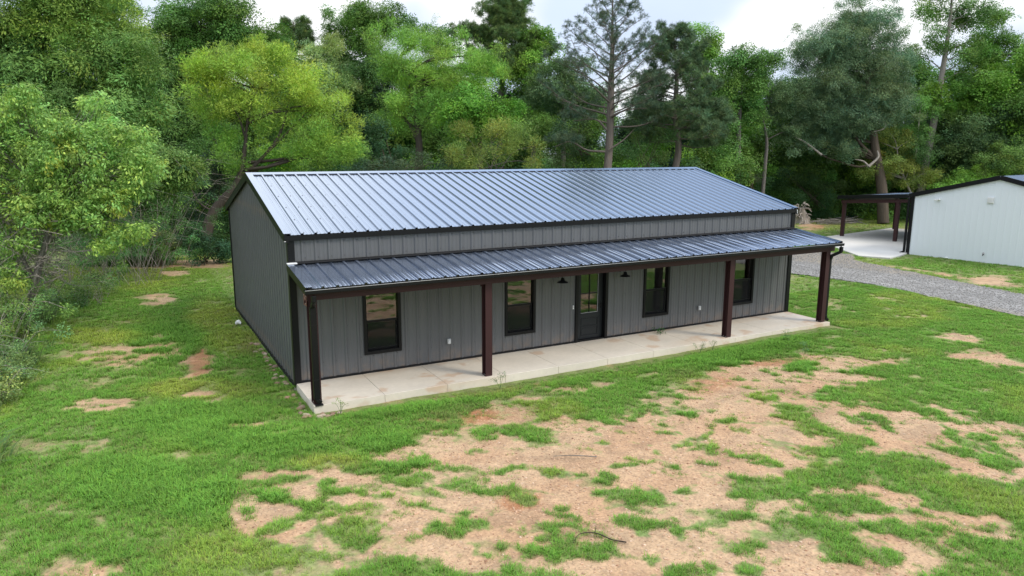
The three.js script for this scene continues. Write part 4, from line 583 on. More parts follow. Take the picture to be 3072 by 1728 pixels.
oak(40, 53, 'slim_tree', 'slim straight grey trunk rising behind the right roof end', [[2285, 610], [2295, 500], [2300, 420], [2285, 350], [2262, 300]], [[2310, 340, 80, 55], [2360, 290, 60, 60], [2270, 270, 55, 50], [2340, 400, 50, 30]], [[0.105, 0.189, 0.078]], { tr: [0.15, 0.13, 0.11, 0.07, 0.03], leaf: 'small', bark: BK.grey });
oak(41, 54.5, 'willow_oak', 'huge grey-green oak with broken dead limbs behind the carport', [[2650, 670], [2645, 560], [2625, 440], [2612, 330], [2600, 200], [2595, 60]], [[2600, 30, 100, 60], [2560, 170, 150, 110], [2520, 300, 150, 90], [2650, 260, 80, 110], [2500, 120, 110, 80], [2640, 130, 100, 80], [2430, 190, 80, 60], [2560, 230, 130, 80], [2690, 210, 60, 70], [2440, 290, 100, 60], [2600, 320, 130, 60], [2500, 380, 110, 50], [2690, 310, 70, 60], [2400, 350, 70, 40], [2560, 440, 60, 30], [2500, 445, 90, 34, 0, 0.5], [2420, 440, 60, 30, 0, 0.5]], [G.grey], { tr: [0.42, 0.38, 0.3, 0.26, 0.16, 0.05], leaf: 'small', dens: 1.0, fat: 0.9, bark: BK.brown, limbs: [{ p: [[2625, 492], [2575, 500], [2530, 488], [2480, 472], [2440, 446], [2400, 424], [2345, 384]], r: [0.1, 0.06, 0.02] }, { p: [[2620, 470], [2580, 430], [2540, 380], [2510, 390]], r: [0.14, 0.05] }], dead: [{ p: [[2622, 372], [2655, 368], [2652, 385], [2622, 395]], r: [0.09, 0.03] }, { p: [[2640, 362], [2600, 345], [2560, 352], [2520, 370]], r: [0.12, 0.04] }, { p: [[2605, 500], [2635, 470], [2632, 452]], r: [0.11, 0.05] }, { p: [[2605, 498], [2590, 484], [2565, 478]], r: [0.09, 0.03] }, { p: [[2600, 320], [2620, 300], [2635, 265]], r: [0.07, 0.03] }, { p: [[2465, 465], [2420, 430], [2365, 400]], r: [0.09, 0.04] }] });
oak(42, 58, 'tall_tree', 'tallest open-crowned tree with a pale trunk left of the white shed peak', [[2750, 640], [2775, 500], [2805, 350], [2830, 200], [2850, 60], [2860, -60]], [[2850, 20, 110, 50, 0, 0.35], [2930, 40, 70, 40, 0, 0.3], [2780, 70, 60, 50, 0, 0.35], [2870, 100, 90, 50, 0, 0.3], [2800, 160, 60, 40, 0, 0.3], [2900, 180, 60, 50, 0, 0.4], [2840, 270, 80, 50, 1], [2790, 330, 70, 40, 1], [2860, 350, 60, 40], [2850, -60, 110, 50]], [[0.15, 0.29, 0.0585], G.mid], { tr: [0.34, 0.3, 0.26, 0.2, 0.12, 0.04], bark: BK.pale, lob: 5, fat: 0.7 });
oak(43, 60, 'ash_tree', 'bright mid green tree at the right edge above the shed roof', [[2990, 640], [2990, 400], [2985, 120]], [[2980, 90, 50, 60], [3030, 170, 60, 60], [2950, 200, 90, 70], [2910, 260, 70, 60], [3000, 280, 80, 60, 1], [2930, 350, 60, 50, 1]], [[0.15, 0.319, 0.052], G.mid], { tr: [0.24, 0.18, 0.05] });
oak(44, 57, 'dark_tree', 'blue-green dark tree at the right edge low beside the shed roof', [[2990, 680], [2985, 500], [2980, 330]], [[2960, 400, 90, 70], [3050, 380, 80, 80], [2900, 430, 70, 60], [3020, 470, 110, 60], [2930, 490, 80, 50]], [[0.105, 0.2, 0.07]], { tr: [0.24, 0.18, 0.05] });
oak(45, 55, 'sapling', 'yellow-green sapling with a thin leaning trunk behind the carport roof', [[2770, 700], [2740, 600], [2700, 500], [2690, 440]], [[2690, 480, 55, 45], [2740, 520, 60, 40], [2640, 510, 50, 30], [2680, 420, 60, 50], [2750, 440, 50, 50, 1]], [[0.225, 0.29, 0.0585], [0.09, 0.2, 0.05]], { tr: [0.1, 0.09, 0.07, 0.03], leaf: 'small', bark: BK.pale });
oak(46, 56.5, 'slim_tree', 'thin pale trunk between the oak and the tall tree', [[2735, 690], [2738, 560], [2750, 440], [2760, 330]], [[2760, 330, 45, 40], [2740, 390, 40, 30]], [[0.15, 0.319, 0.065]], { tr: [0.1, 0.085, 0.07, 0.03], bark: BK.pale, leaf: 'small' });
oak(47, 55, 'young_tree', 'yellowish young tree at the far right low beside the shed peak', [[3020, 640], [3020, 540], [3025, 450]], [[3030, 450, 60, 35], [2990, 470, 50, 30], [3050, 500, 50, 30], [2880, 545, 90, 30, 1], [2960, 530, 70, 30, 1]], [[0.195, 0.319, 0.0715], G.mid], { tr: [0.1, 0.07, 0.03], leaf: 'small', bark: BK.pale });

// filling trees of the wood: a few kinds, each built once and then copied
function woodTree(seed, H, R, col, col2) {
  const r = rng(seed), t = thing('woodland_tree', 'dark green tree filling the shaded wood behind the edge trees', 'tree', V(0, 0, 0), 0, 'dark trees filling the wood');
  const wood = new MB(), lobes = []; wood.tube([V(0, -0.4, 0), V(0.1, H * 0.4, 0.1), V(-0.1, H * 0.9, 0)], [0.22, 0.15, 0.03], 7, 8);
  for (let i = 0; i < 30; i++) { const f = (i + 0.5) / 30, y = H * lerp(0.1, 0.97, f), w = R * Math.sqrt(Math.max(0.08, 1 - Math.pow(Math.abs(f - 0.45) / 0.6, 2))), a = i * 2.4 + r(), q = w * (0.45 + 0.5 * r()), p = V(Math.cos(a) * q, y, Math.sin(a) * q), s = R * (0.26 + 0.2 * r()); lobes.push({ p, r: V(s, s * 0.75, s), c: vary(r() < 0.5 ? col : col2, r, 0.22), n: Math.round(34 * s * s) + 6 }); if (r() < 0.5) limb(wood, V(0, y * 0.75, 0), p, 0.05, 0.012, r, 0.2, 4); }
  wood.build('trunk', BK.brown, t); foliage('crown', t, 'broad', lobes, r, { variants: 1, size: 1.25, pick: seed % 3 }); return t;
}
const fillers = [woodTree(51, 11, 3.4, G.dark, G.deep), woodTree(52, 13, 3.2, G.deep, G.dark), woodTree(53, 9.5, 3.3, G.dark, [0.04, 0.1, 0.05]), woodTree(54, 12, 3.6, G.deep, G.mid)];
{
  const r = rng(77), put = []; // [px, depth, scale]
  for (let i = 0; i < 17; i++) put.push([-120 + i * 205 + r() * 60, 58 + r() * 6, 0.95 + 0.2 * r()]);
  for (let i = 0; i < 15; i++) put.push([-60 + i * 225 + r() * 70, 68 + r() * 5, 1.05 + 0.2 * r()]);
  put.forEach(([x, d, s], i) => { const k = i % 4, o = i < 4 ? fillers[k] : fillers[k].clone(); if (i >= 4) { o.name = numbered('woodland_tree'); scene.add(o); } const p = at(x, 448, d); o.position.set(p.x, -0.7, p.z); o.rotation.y = r() * 6.28; let q = s; if (x > 2150 && x < 2350) q *= 0.8; if (x > 1550 && x < 1800) q *= 0.85; o.scale.setScalar(q); });
}
// shaded undergrowth between the trunks, one uncountable mass
{
  const r = rng(91), lobes = [];
  for (let i = 0; i < 330; i++) { const x = -150 + r() * 3350, d = (x < 640 ? 37 : x < 2150 ? 48 : 57.5) + r() * 11, p = at(x, 448, d), s = 0.7 + 1.0 * r(); p.y = -0.5 + r() * r() * 5.2; lobes.push({ p, r: V(s, s * 0.8, s), c: vary(r() < 0.75 ? G.dark : [0.06, 0.13, 0.05], r, 0.3), n: Math.round(16 * s * s) + 5 }); }
  const g = new THREE.Group(); g.name = 'undergrowth'; tag(g, 'dense dark green undergrowth along the foot of the wood', 'undergrowth', null, 'stuff'); scene.add(g); foliage('leaves', g, 'broad', lobes, r, { variants: 1, size: 1.15 }).forEach((m) => (m.userData.kind = 'stuff'));
}
{
  const r = rng(95), lobes = [], cs = [G.mid, G.deep, [0.15, 0.26, 0.08], [0.12, 0.24, 0.075], G.deep];
  for (let i = 0; i < 540; i++) { const right = r() < 0.46, x = right ? 2160 + r() * 1000 : 560 + r() * 1700, d = right ? 57 + r() * 4 : 42.5 + r() * 6, p = at(x, 448, d), s = 0.45 + 0.8 * r(); p.y = -0.2 + Math.pow(r(), 1.3) * (right ? 5 : 6.2) * (0.55 + 0.6 * fbm(x * 0.008, 3)); lobes.push({ p, r: V(s, s * 0.85, s), c: vary(cs[(fbm(x * 0.011 + 5, d) * 9 + r()) % 5 | 0], r, 0.28), n: Math.round(20 * s * s) + 6 }); }
  const g = new THREE.Group(); g.name = 'thicket'; tag(g, 'mixed green thicket of shrubs between the trees behind the house and carport', 'thicket', null, 'stuff'); scene.add(g); foliage('leaves', g, 'broad', lobes, r, { variants: 1, size: 0.95 });
}
// bushes at the wood's edge
function bush(o) {
  const r = rng(o.seed), d = o.d, k = d / FL, t = thing(o.name ?? 'bush', o.label, 'bush'), c0 = at(o.c[0][0], o.c[0][1] + o.c[0][3], d); t.position.copy(c0);
  const wood = new MB(), lobes = [];
  for (const [x, y, rx, ry] of o.c) { const n = Math.max(4, Math.round(rx * ry * k * k * 5)); for (let i = 0; i < n; i++) { const a = r() * 6.283, q = Math.sqrt(r()), p = at(x + Math.cos(a) * q * rx, y + Math.sin(a) * q * ry, d + (r() - 0.5) * rx * k * 1.3).sub(c0), s = 0.22 + 0.28 * r(); lobes.push({ p, r: V(s, s, s), c: vary(o.col, r, 0.25), n: Math.round((o.n ?? 9) * (0.6 + r())) }); if (r() < 0.6) wood.tube([V((r() - 0.5) * rx * k, -0.1, (r() - 0.5) * rx * k), p.clone().multiplyScalar(0.6).add(V(0, 0.2, 0)), p], [0.025, 0.008], 4, 5); } }
  wood.build('stems', o.bark ?? BK.brown, t); foliage('leaves', t, o.leaf ?? 'small', lobes, r, { variants: 1, size: o.size ?? 1, pick: o.seed % 3 });
}
bush({ seed: 61, d: 34, label: 'yellow-flecked rounded bush at the back edge of the lawn', c: [[475, 745, 60, 45], [450, 715, 40, 30]], col: [0.16, 0.21, 0.07], n: 12 });
bush({ seed: 62, d: 35, label: 'dark green weedy thicket at the foot of the leaning trunk', c: [[600, 745, 90, 45], [560, 700, 60, 30], [665, 730, 40, 50]], col: [0.06, 0.14, 0.06], n: 13 });
bush({ seed: 63, d: 40, label: 'grey-green shrub above the left gable beside the leaning trunk', c: [[640, 540, 65, 65], [610, 620, 50, 50], [660, 500, 50, 30]], col: [0.09, 0.145, 0.085], n: 10, leaf: 'fine' });
bush({ seed: 64, d: 38, label: 'large olive twiggy bush above the roof ridge, right of the feathery tree trunk', c: [[1450, 430, 100, 75], [1540, 450, 80, 60], [1390, 480, 70, 35]], col: G.olive, n: 8, leaf: 'feather', bark: BK.grey });
bush({ seed: 65, d: 41, label: 'mid green bush above the roof ridge left of the feathery trunk', c: [[1160, 440, 70, 60], [1120, 390, 50, 40]], col: [0.06, 0.14, 0.055], n: 10 });
bush({ seed: 66, d: 38, label: 'low pale bush along the ridge left of the feathery tree trunk', c: [[1190, 500, 70, 30], [1290, 500, 60, 30], [1090, 500, 60, 25]], col: [0.09, 0.15, 0.075], n: 9, leaf: 'fine' });
bush({ seed: 67, d: 42, label: 'low light green bush between the two pine trunks', c: [[1930, 470, 70, 40], [1900, 400, 60, 40], [1985, 395, 40, 50]], col: [0.1, 0.19, 0.05], n: 9 });
bush({ seed: 68, d: 43, label: 'light green bush left of the open pine trunk', c: [[1740, 400, 60, 60], [1700, 470, 70, 40]], col: [0.11, 0.19, 0.07], n: 8, leaf: 'fine' });
bush({ seed: 69, d: 53, label: 'pale yellow-green bush at the end of the right roof slope', c: [[2245, 535, 35, 40], [2230, 500, 30, 20]], col: [0.17, 0.21, 0.1], n: 8 });
bush({ seed: 70, d: 57, label: 'dark layered shrub beside the grey root ball', c: [[2440, 570, 70, 50], [2390, 540, 60, 40], [2470, 620, 40, 30]], col: [0.055, 0.13, 0.04], n: 10, leaf: 'fine' });
bush({ seed: 71, d: 55, label: 'small bright green seedling at the foot of the big oak', c: [[2655, 650, 14, 20]], col: [0.11, 0.25, 0.04], n: 8 });
bush({ seed: 72, d: 56, label: 'yellowish thicket above the carport roof', c: [[2720, 555, 60, 30], [2690, 520, 50, 30]], col: [0.14, 0.19, 0.05], n: 9 });
bush({ seed: 73, d: 56, label: 'green thicket above the shed roof slope', c: [[2900, 520, 90, 30], [2840, 545, 60, 24]], col: [0.1, 0.18, 0.05], n: 9 });

// near left: large-leaved tree over bare grey twigs
{
  const r = rng(120), d = 22.2, t = thing('broadleaf_tree', 'light green large-leaved tree with bare grey twigs below, left foreground', 'tree'), base = onG(88, 965, -0.3); t.position.copy(base);
  const loc = (x, y, dz = 0) => at(x, y, d + dz).sub(base), wood = new MB(), lobes = [], tips = [];
  wood.tube([V(0, -0.1, 0), loc(100, 870), loc(125, 770), loc(150, 690), loc(165, 600)], [0.13, 0.11, 0.1, 0.08, 0.05], 9, 22);
  wood.tube([loc(110, 850), loc(60, 760), loc(20, 640), loc(-20, 520)], [0.08, 0.06, 0.03], 7, 14);
  wood.tube([loc(135, 740), loc(210, 640), loc(290, 520), loc(330, 420)], [0.07, 0.05, 0.02], 6, 14);
  wood.tube([loc(160, 620), loc(150, 500), loc(130, 380)], [0.06, 0.02], 6, 10);
  const groups = [[50, 330, 80, 70], [150, 400, 110, 70], [240, 420, 90, 60], [60, 470, 110, 80], [200, 520, 130, 80], [330, 530, 100, 60], [400, 480, 60, 50], [420, 550, 60, 30], [120, 590, 130, 60], [300, 610, 90, 40], [50, 640, 70, 30], [420, 430, 50, 40], [390, 690, 70, 26], [330, 720, 60, 20], [-60, 400, 80, 120], [-60, 560, 80, 80], [270, 300, 30, 26], [60, 285, 30, 30], [330, 370, 40, 40], [450, 500, 28, 26], [240, 670, 50, 22], [40, 720, 70, 40], [170, 650, 70, 30], [20, 820, 50, 40]];
  for (const [x, y, rx, ry] of groups) {
    const n = Math.round(rx * ry / 165) + 5;
    for (let i = 0; i < n; i++) { const a = r() * 6.283, q = Math.sqrt(r()), p = loc(x + Math.cos(a) * q * rx, y + Math.sin(a) * q * ry, (r() - 0.5) * 2.6), c = r() < 0.15 ? [0.42, 0.56, 0.12] : [0.28, 0.46, 0.11]; lobes.push({ p, r: V(0.22, 0.16, 0.22), c: vary(c, r, 0.13), n: 4 + Math.round(5 * r()) }); tips.push(p); if (r() < 0.4) { const s = loc(150 + (r() - 0.5) * 60, 640 - 150 * r(), (r() - 0.5) * 0.8); wood.tube([s, s.clone().lerp(p, 0.5).add(V((r() - 0.5) * 0.4, 0.1 * r(), (r() - 0.5) * 0.4)), p], [0.02, 0.006], 4, 6); } }
  }
  const tw = new MB();
  for (let i = 0; i < 300; i++) {
    const a = loc(-30 + r() * 230, 640 + r() * 210, (r() - 0.5) * 2.2), l = 0.4 + 0.9 * r(), an = r() * 6.28, b = a.clone().add(V(Math.cos(an) * l * 0.75, (r() - 0.42) * 1.7 * l, Math.sin(an) * l * 0.7)), m = a.clone().lerp(b, 0.5).add(V((r() - 0.5) * 0.25, (r() - 0.5) * 0.25, (r() - 0.5) * 0.25));
    tw.tube([a, m, b], [0.013, 0.004], 3, 4);
  }
  for (const p of [[[130, 720], [230, 690], [330, 665], [400, 640]], [[125, 745], [230, 755], [330, 735], [400, 690]], [[140, 700], [60, 715], [10, 740]], [[110, 700], [100, 650], [60, 610]], [[150, 690], [130, 640], [120, 600]], [[110, 860], [180, 830], [200, 815]], [[100, 800], [30, 830], [0, 860]]]) tw.tube(p.map(([x, y]) => loc(x, y, (r() - 0.5) * 0.6)), [0.03, 0.008], 5, 12);
  wood.build('trunk', BK.pale, t); tw.build('bare_twigs', BK.dead, t); foliage('crown', t, 'big', lobes, r, { variants: 1, size: 1.05, hollow: 0.2 });
}
// brambles and weeds along the left border of the lawn
function bramble(seed, px, py, d, w, h, label, col) {
  const r = rng(seed), t = thing('bramble', label, 'bush', at(px, py, d).setY(-0.35)), k = d / FL, tw = new MB(), lobes = [];
  for (let i = 0; i < 70; i++) { const a = V((r() - 0.5) * w * k * 2, 0, (r() - 0.5) * w * k * 2), hh = h * k * (0.4 + r()), an = r() * 6.28, b = a.clone().add(V(Math.cos(an) * hh * 0.6, hh, Math.sin(an) * hh * 0.6)), c = b.clone().add(V(Math.cos(an) * hh * 0.5, -hh * 0.2 * r(), Math.sin(an) * hh * 0.5)); tw.tube([a, b, c], [0.01, 0.004], 3, 6); if (r() < 0.75) lobes.push({ p: b, r: V(0.2, 0.15, 0.2), c: vary(col, r, 0.3), n: 3 }, { p: c, r: V(0.2, 0.15, 0.2), c: vary(col, r, 0.3), n: 3 }); }
  tw.build('stems', BK.dead, t); foliage('leaves', t, 'small', lobes, r, { variants: 1, size: 0.6 });
}
bramble(131, -40, 990, 20.5, 90, 130, 'tangle of pale twigs and leaves at the foot of the left tree', [0.208, 0.341, 0.084]);
bramble(132, -60, 1120, 18.3, 90, 100, 'sprawling bramble with grey stems at the left edge, mid height', [0.176, 0.295, 0.098]);
bramble(133, -70, 1270, 16.2, 80, 90, 'low leafy bramble at the left edge of the lawn, nearest the camera', [0.24, 0.341, 0.112]);
bramble(134, 190, 830, 26, 100, 70, 'pale weedy bramble right of the left tree trunk', [0.192, 0.31, 0.098]);
bramble(135, 60, 700, 27, 120, 260, 'tall tangled thicket behind the left tree trunk', [0.112, 0.202, 0.07]);
bramble(136, 330, 740, 30, 120, 160, 'green weeds at the back left corner of the lawn', [0.144, 0.31, 0.084]);
bramble(137, 400, 700, 33, 120, 260, 'dark thicket behind the back left corner of the lawn', [0.064, 0.139, 0.049]);
{ const c = onG(60, 890, -0.32), g = new THREE.CircleGeometry(1.3, 28); g.rotateX(-Math.PI / 2); const p = g.attributes.position; for (let i = 1; i < p.count; i++) { const k = 0.75 + 0.5 * vn(p.getX(i) * 1.7 + 9, p.getZ(i) * 1.7); p.setX(i, p.getX(i) * k); p.setZ(i, p.getZ(i) * k); } const m = new THREE.Mesh(g, std(0.05, 0.06, 0.06, 0.04, { ior: 1.33 })); m.position.copy(c); m.name = 'water_puddle'; m.userData.kind = 'structure'; scene.add(m); }

// ───────────────────────── grass, pebbles, litter ─────────────────────────
function tuftGeo(seed, n, R, H, W) {
  const r = rng(seed), pos = [], nor = [], col = [];
  for (let i = 0; i < n; i++) {
    const a = r() * 6.283, q = Math.sqrt(r()) * R, b = V(Math.cos(a) * q, -0.01, Math.sin(a) * q), an = a + (r() - 0.5) * 2.2, h = H * (0.45 + 0.75 * r()), le = h * (0.4 + 1.0 * r()), d = V(Math.cos(an), 0, Math.sin(an)), s = V(-d.z, 0, d.x).multiplyScalar(W * (0.7 + 0.6 * r()) / 2);
    const m = b.clone().addScaledVector(d, le * 0.35).add(V(0, h * 0.68, 0)), t = b.clone().addScaledVector(d, le).add(V(0, h * (0.75 + 0.3 * r()), 0)), k = 0.8 + 0.4 * r(), y = (r() - 0.5) * 0.25, nn = V(-d.x * 0.4, 1, -d.z * 0.4).normalize();
    const A = b.clone().add(s), B = b.clone().sub(s), C = m.clone().addScaledVector(s, 0.8), D = m.clone().addScaledVector(s, -0.8);
    for (const p of [A, C, B, C, D, B, C, t, D]) { pos.push(p.x, p.y, p.z); nor.push(nn.x, nn.y, nn.z); col.push(k * (1 + y), k, k * (1 - y)); }
  }
  const g = new THREE.BufferGeometry(); g.setAttribute('position', new THREE.Float32BufferAttribute(pos, 3)); g.setAttribute('normal', new THREE.Float32BufferAttribute(nor, 3)); g.setAttribute('color', new THREE.Float32BufferAttribute(col, 3)); return g;
}
{
  const r = rng(200), sets = [[], [], []], onDrive = (x, z) => polyIn(DRIVE, x, z);
  const shedIn = (x, z) => { const X = x - 33.93, Z = z + 7.23, e = 0.989 * X - 0.145 * Z, u = 0.145 * X + 0.989 * Z; return (e > -0.05 && u > -6.7 && u < 8.3) || (e > -3.2 && e <= 0 && u > -6.6 - 0 && u < 0.35 && u > -1.0 - (e + 3.15) * 1.15); };
  const lay = (x0, z0, x1, z1, n, size, thr) => {
    for (let i = 0; i < n; i++) {
      const x = lerp(x0, x1, r()), z = lerp(z0, z1, r()); if (x > -0.03 && x < 16.5 && z > -9.8 && z < 1.9 + 0.16 * vn(x * 3, 5)) continue; if (onDrive(x, z) || shedIn(x, z)) continue;
      const rel = V(x, 0, z).sub(EYE), dp = rel.dot(FWD); if (dp < 4 || r() > sst(48, 14, dp) + 0.45 || Math.abs(rel.dot(RIGHT)) > dp * 0.84) continue;
      const g0 = grassAt(x, z), n3 = fbm(x * 3.6 + 11, z * 3.6 + 2, 3), lush = amount(lushB, x, z, 0), n5 = fbm(x * 1.05 + 7, z * 1.05 + 3, 3), g = clamp(g0 * 1.4 - 0.9 * sst(0.62, 0.3, n3) * (1.2 - 0.6 * g0) * (1 - 0.5 * lush) - 0.3 * sst(0.6, 0.38, n5) * (1 - lush)), j = r(); if (j > (g < 0.3 ? Math.max(g, 0.36 * sst(0.52, 0.72, n3) * sst(0.38, 0.56, n5)) : g) * 1.05 || (g < thr && j > 0.2)) continue;
      const yl = amount(yellow, x, z, (r() - 0.5) * 0.3), n1 = fbm(x * 0.45 + 70, z * 0.45 + 12, 3), n2 = fbm(x * 2.1, z * 2.1 + 60, 3);
      const far = sst(-12, -22, z), y = clamp(0.8 * yl + 0.6 * sst(0.52, 0.78, n1) * (1 - lush) + 0.6 * far), k = (0.75 + 0.5 * r()) * lerp(0.85, 1.15, n2), dry = sst(0.72, 1, r()) * 0.85 * (1 - 0.7 * lush) + 0.5 * amount(redSoil, x, z, 0) * r();
      let c = [lerp(0.17, 0.34, y), lerp(0.355, 0.435, y), lerp(0.052, 0.072, y)]; c = [lerp(c[0], 0.26, dry), lerp(c[1], 0.22, dry), lerp(c[2], 0.1, dry)];
      const s = size * (0.6 + 0.55 * r()) * lerp(0.5, 1.0, sst(0.2, 0.9, g)) * lerp(0.8, 1.2, lush) * (x > 0 && x < 16.4 && z < 2.3 ? 0.5 : 1);
      sets[(r() * 3) | 0].push([x, yardY(x, z), z, s, r() * 6.28, c.map((q) => q * k)]);
    }
  };
  lay(-8, -2.5, 24, 13.5, 250000, 0.82, 0.03); lay(-9, -24, 0, -2.5, 48000, 0.95, 0.1); lay(16, -14, 34, -2.5, 12000, 1.05, 0.15); lay(23, -6, 40, 16, 34000, 1.0, 0.12); lay(24, -26, 64, -7, 34000, 1.3, 0.15); lay(0, -26, 24, -9.5, 16000, 1.2, 0.1); lay(-0.03, -25, 4, -9.8, 12000, 1.1, 0.1);
  const grp = new THREE.Group(); grp.name = 'grass'; tag(grp, 'patchy green grass covering the lawn around the house', 'grass', null, 'stuff'); scene.add(grp);
  sets.forEach((S, i) => { const im = new THREE.InstancedMesh(tuftGeo(300 + i, 17, 0.115, 0.1, 0.0095), GRASS, S.length), M4 = new THREE.Matrix4(), q = new THREE.Quaternion(), C = new THREE.Color(); S.forEach(([x, y, z, s, a, c], k) => { im.setMatrixAt(k, M4.compose(V(x, y, z), q.setFromAxisAngle(V(0, 1, 0), a), V(s, s * (0.8 + 0.4 * ((k * 0.618) % 1)), s))); im.setColorAt(k, C.setRGB(...c)); }); im.name = 'grass_tufts'; im.userData.kind = 'stuff'; im.receiveShadow = true; grp.add(im); });
  // tall weeds in the back left corner
  const W = [], r2 = rng(210); for (let i = 0; i < 2600; i++) { const X = 260 + r2() * 330, Y = 650 + r2() * 150, p = onG(X, Y); if (X > 330 + (Y - 650) * 1.2 + 120 * (1 - (Y - 650) / 150) && Y > 668) continue; W.push([p.x, height(p.x, p.z), p.z, 1.6 + 1.6 * r2(), r2() * 6.28, vary([0.1, 0.21, 0.055], r2, 0.25)]); }
  for (let i = 0; i < 1500; i++) { const z = lerp(8, -12, r2()), x = -6.2 - r2() * 2.6 + 0.5 * Math.sin(z), p = V(x, 0, z); W.push([p.x, height(p.x, p.z), p.z, 1.3 + 1.6 * r2(), r2() * 6.28, vary([0.11, 0.19, 0.06], r2, 0.3)]); }
  const im = new THREE.InstancedMesh(tuftGeo(305, 16, 0.16, 0.2, 0.014), GRASS, W.length), M4 = new THREE.Matrix4(), q = new THREE.Quaternion(), C = new THREE.Color(); W.forEach(([x, y, z, s, a, c], k) => { im.setMatrixAt(k, M4.compose(V(x, y, z), q.setFromAxisAngle(V(0, 1, 0), a), V(s, s, s))); im.setColorAt(k, C.setRGB(...c)); }); im.name = 'tall_weeds'; tag(im, 'tall pale weeds along the left and back left border of the lawn', 'weeds', null, 'stuff'); scene.add(im);
}
function stoneGeo(seed) { const g = new THREE.IcosahedronGeometry(1, 1), p = g.attributes.position, v = new THREE.Vector3(); for (let i = 0; i < p.count; i++) { v.fromBufferAttribute(p, i); const k = 0.72 + 0.55 * vn(v.x * 1.7 + seed * 7.1 + 20, v.y * 1.7 + v.z * 2.3 + seed + 20); p.setXYZ(i, v.x * k, v.y * k * 0.6, v.z * k * 0.85); } g.computeVertexNormals(); return g; }
const STONE = new THREE.MeshStandardMaterial({ color: 0xffffff, roughness: 0.9 }), stoneG = [1, 2, 3].map(stoneGeo);
{
  const r = rng(220), S = [[], [], []], put = (x, z, s, c, up = 0) => S[(r() * 3) | 0].push([x, yardY(x, z) + s * 0.15 + up, z, s, r() * 6.28, c]);
  for (let i = 0; i < 90000; i++) { const x = lerp(-8, 23, r()), z = lerp(1.9, 13, r()); const g = grassAt(x, z); if (g > 0.45 || r() < g * 1.6) continue; const rel = V(x, 0, z).sub(EYE), dp = rel.dot(FWD); if (dp > 27 || Math.abs(rel.dot(RIGHT)) > dp * 0.74) continue; const k = 0.72 + 0.5 * r(), t = r(); put(x, z, 0.006 + 0.02 * Math.pow(r(), 4), t < 0.8 ? [0.45 * k, 0.29 * k, 0.185 * k] : t < 0.9 ? [0.52 * k, 0.38 * k, 0.27 * k] : [0.3 * k, 0.17 * k, 0.1 * k]); }
  const g = new THREE.Group(); g.name = 'pebbles'; tag(g, 'tan gravelly pebbles strewn over the bare soil', 'pebbles', null, 'stuff'); scene.add(g);
  S.forEach((L2, i) => { const im = new THREE.InstancedMesh(stoneG[i], STONE, L2.length), M4 = new THREE.Matrix4(), q = new THREE.Quaternion(), C = new THREE.Color(); L2.forEach(([x, y, z, s, a, c], k) => { im.setMatrixAt(k, M4.compose(V(x, y, z), q.setFromAxisAngle(V(0, 1, 0), a), V(s, s, s))); im.setColorAt(k, C.setRGB(...c)); }); im.name = 'pebble_stones'; im.userData.kind = 'stuff'; g.add(im); });
  // rubble along the gable and the slab corner
  const proto = []; const stone = (x, z, s, label) => { const m = new THREE.Mesh(stoneG[(r() * 3) | 0], proto[(r() * 4) | 0] ?? (proto.push(std(0.3, 0.22, 0.15, 0.9), std(0.26, 0.17, 0.11, 0.9), std(0.38, 0.31, 0.23, 0.9), std(0.2, 0.145, 0.1, 0.9)), proto[0])); m.name = numbered('stone'); m.position.set(x, yardY(x, z) + s * 0.25, z); m.scale.setScalar(s); m.rotation.y = r() * 6.28; m.castShadow = true; scene.add(m); tag(m, label, 'stone', 'stones in the rubble along the left gable'); };
  for (let i = 0; i < 46; i++) { const z = lerp(1.9, -5, Math.pow(r(), 1.3)); stone(-0.12 - 0.3 * r() * r(), z, 0.035 + 0.06 * r(), 'tan broken stone in the rubble strip beside the left gable and slab corner'); }
  for (let i = 0; i < 10; i++) stone(0.0 + 0.5 * r(), 1.85 + 0.2 * r(), 0.03 + 0.05 * r(), 'tan broken stone in the rubble strip beside the left gable and slab corner');
  // gravel on the driveway that stands proud
  const Gv = [], r3 = rng(230); for (let i = 0; i < 26000; i++) { const x = lerp(22, 31, r3()), z = lerp(-13, 9, r3()); if (!polyIn(DRIVE, x, z)) continue; const k = 0.6 + 0.6 * r3(); Gv.push([x, GY + 0.04, z, 0.014 + 0.02 * r3(), r3() * 6.28, [0.255 * k, 0.245 * k, 0.23 * k]]); }
  const im = new THREE.InstancedMesh(stoneG[1], STONE, Gv.length), M4 = new THREE.Matrix4(), q = new THREE.Quaternion(), C = new THREE.Color(); Gv.forEach(([x, y, z, s, a, c], k) => { im.setMatrixAt(k, M4.compose(V(x, y, z), q.setFromAxisAngle(V(0, 1, 0), a), V(s, s, s))); im.setColorAt(k, C.setRGB(...c)); }); im.name = 'gravel'; tag(im, 'grey crushed gravel lying on the driveway', 'gravel', null, 'stuff'); scene.add(im);
}
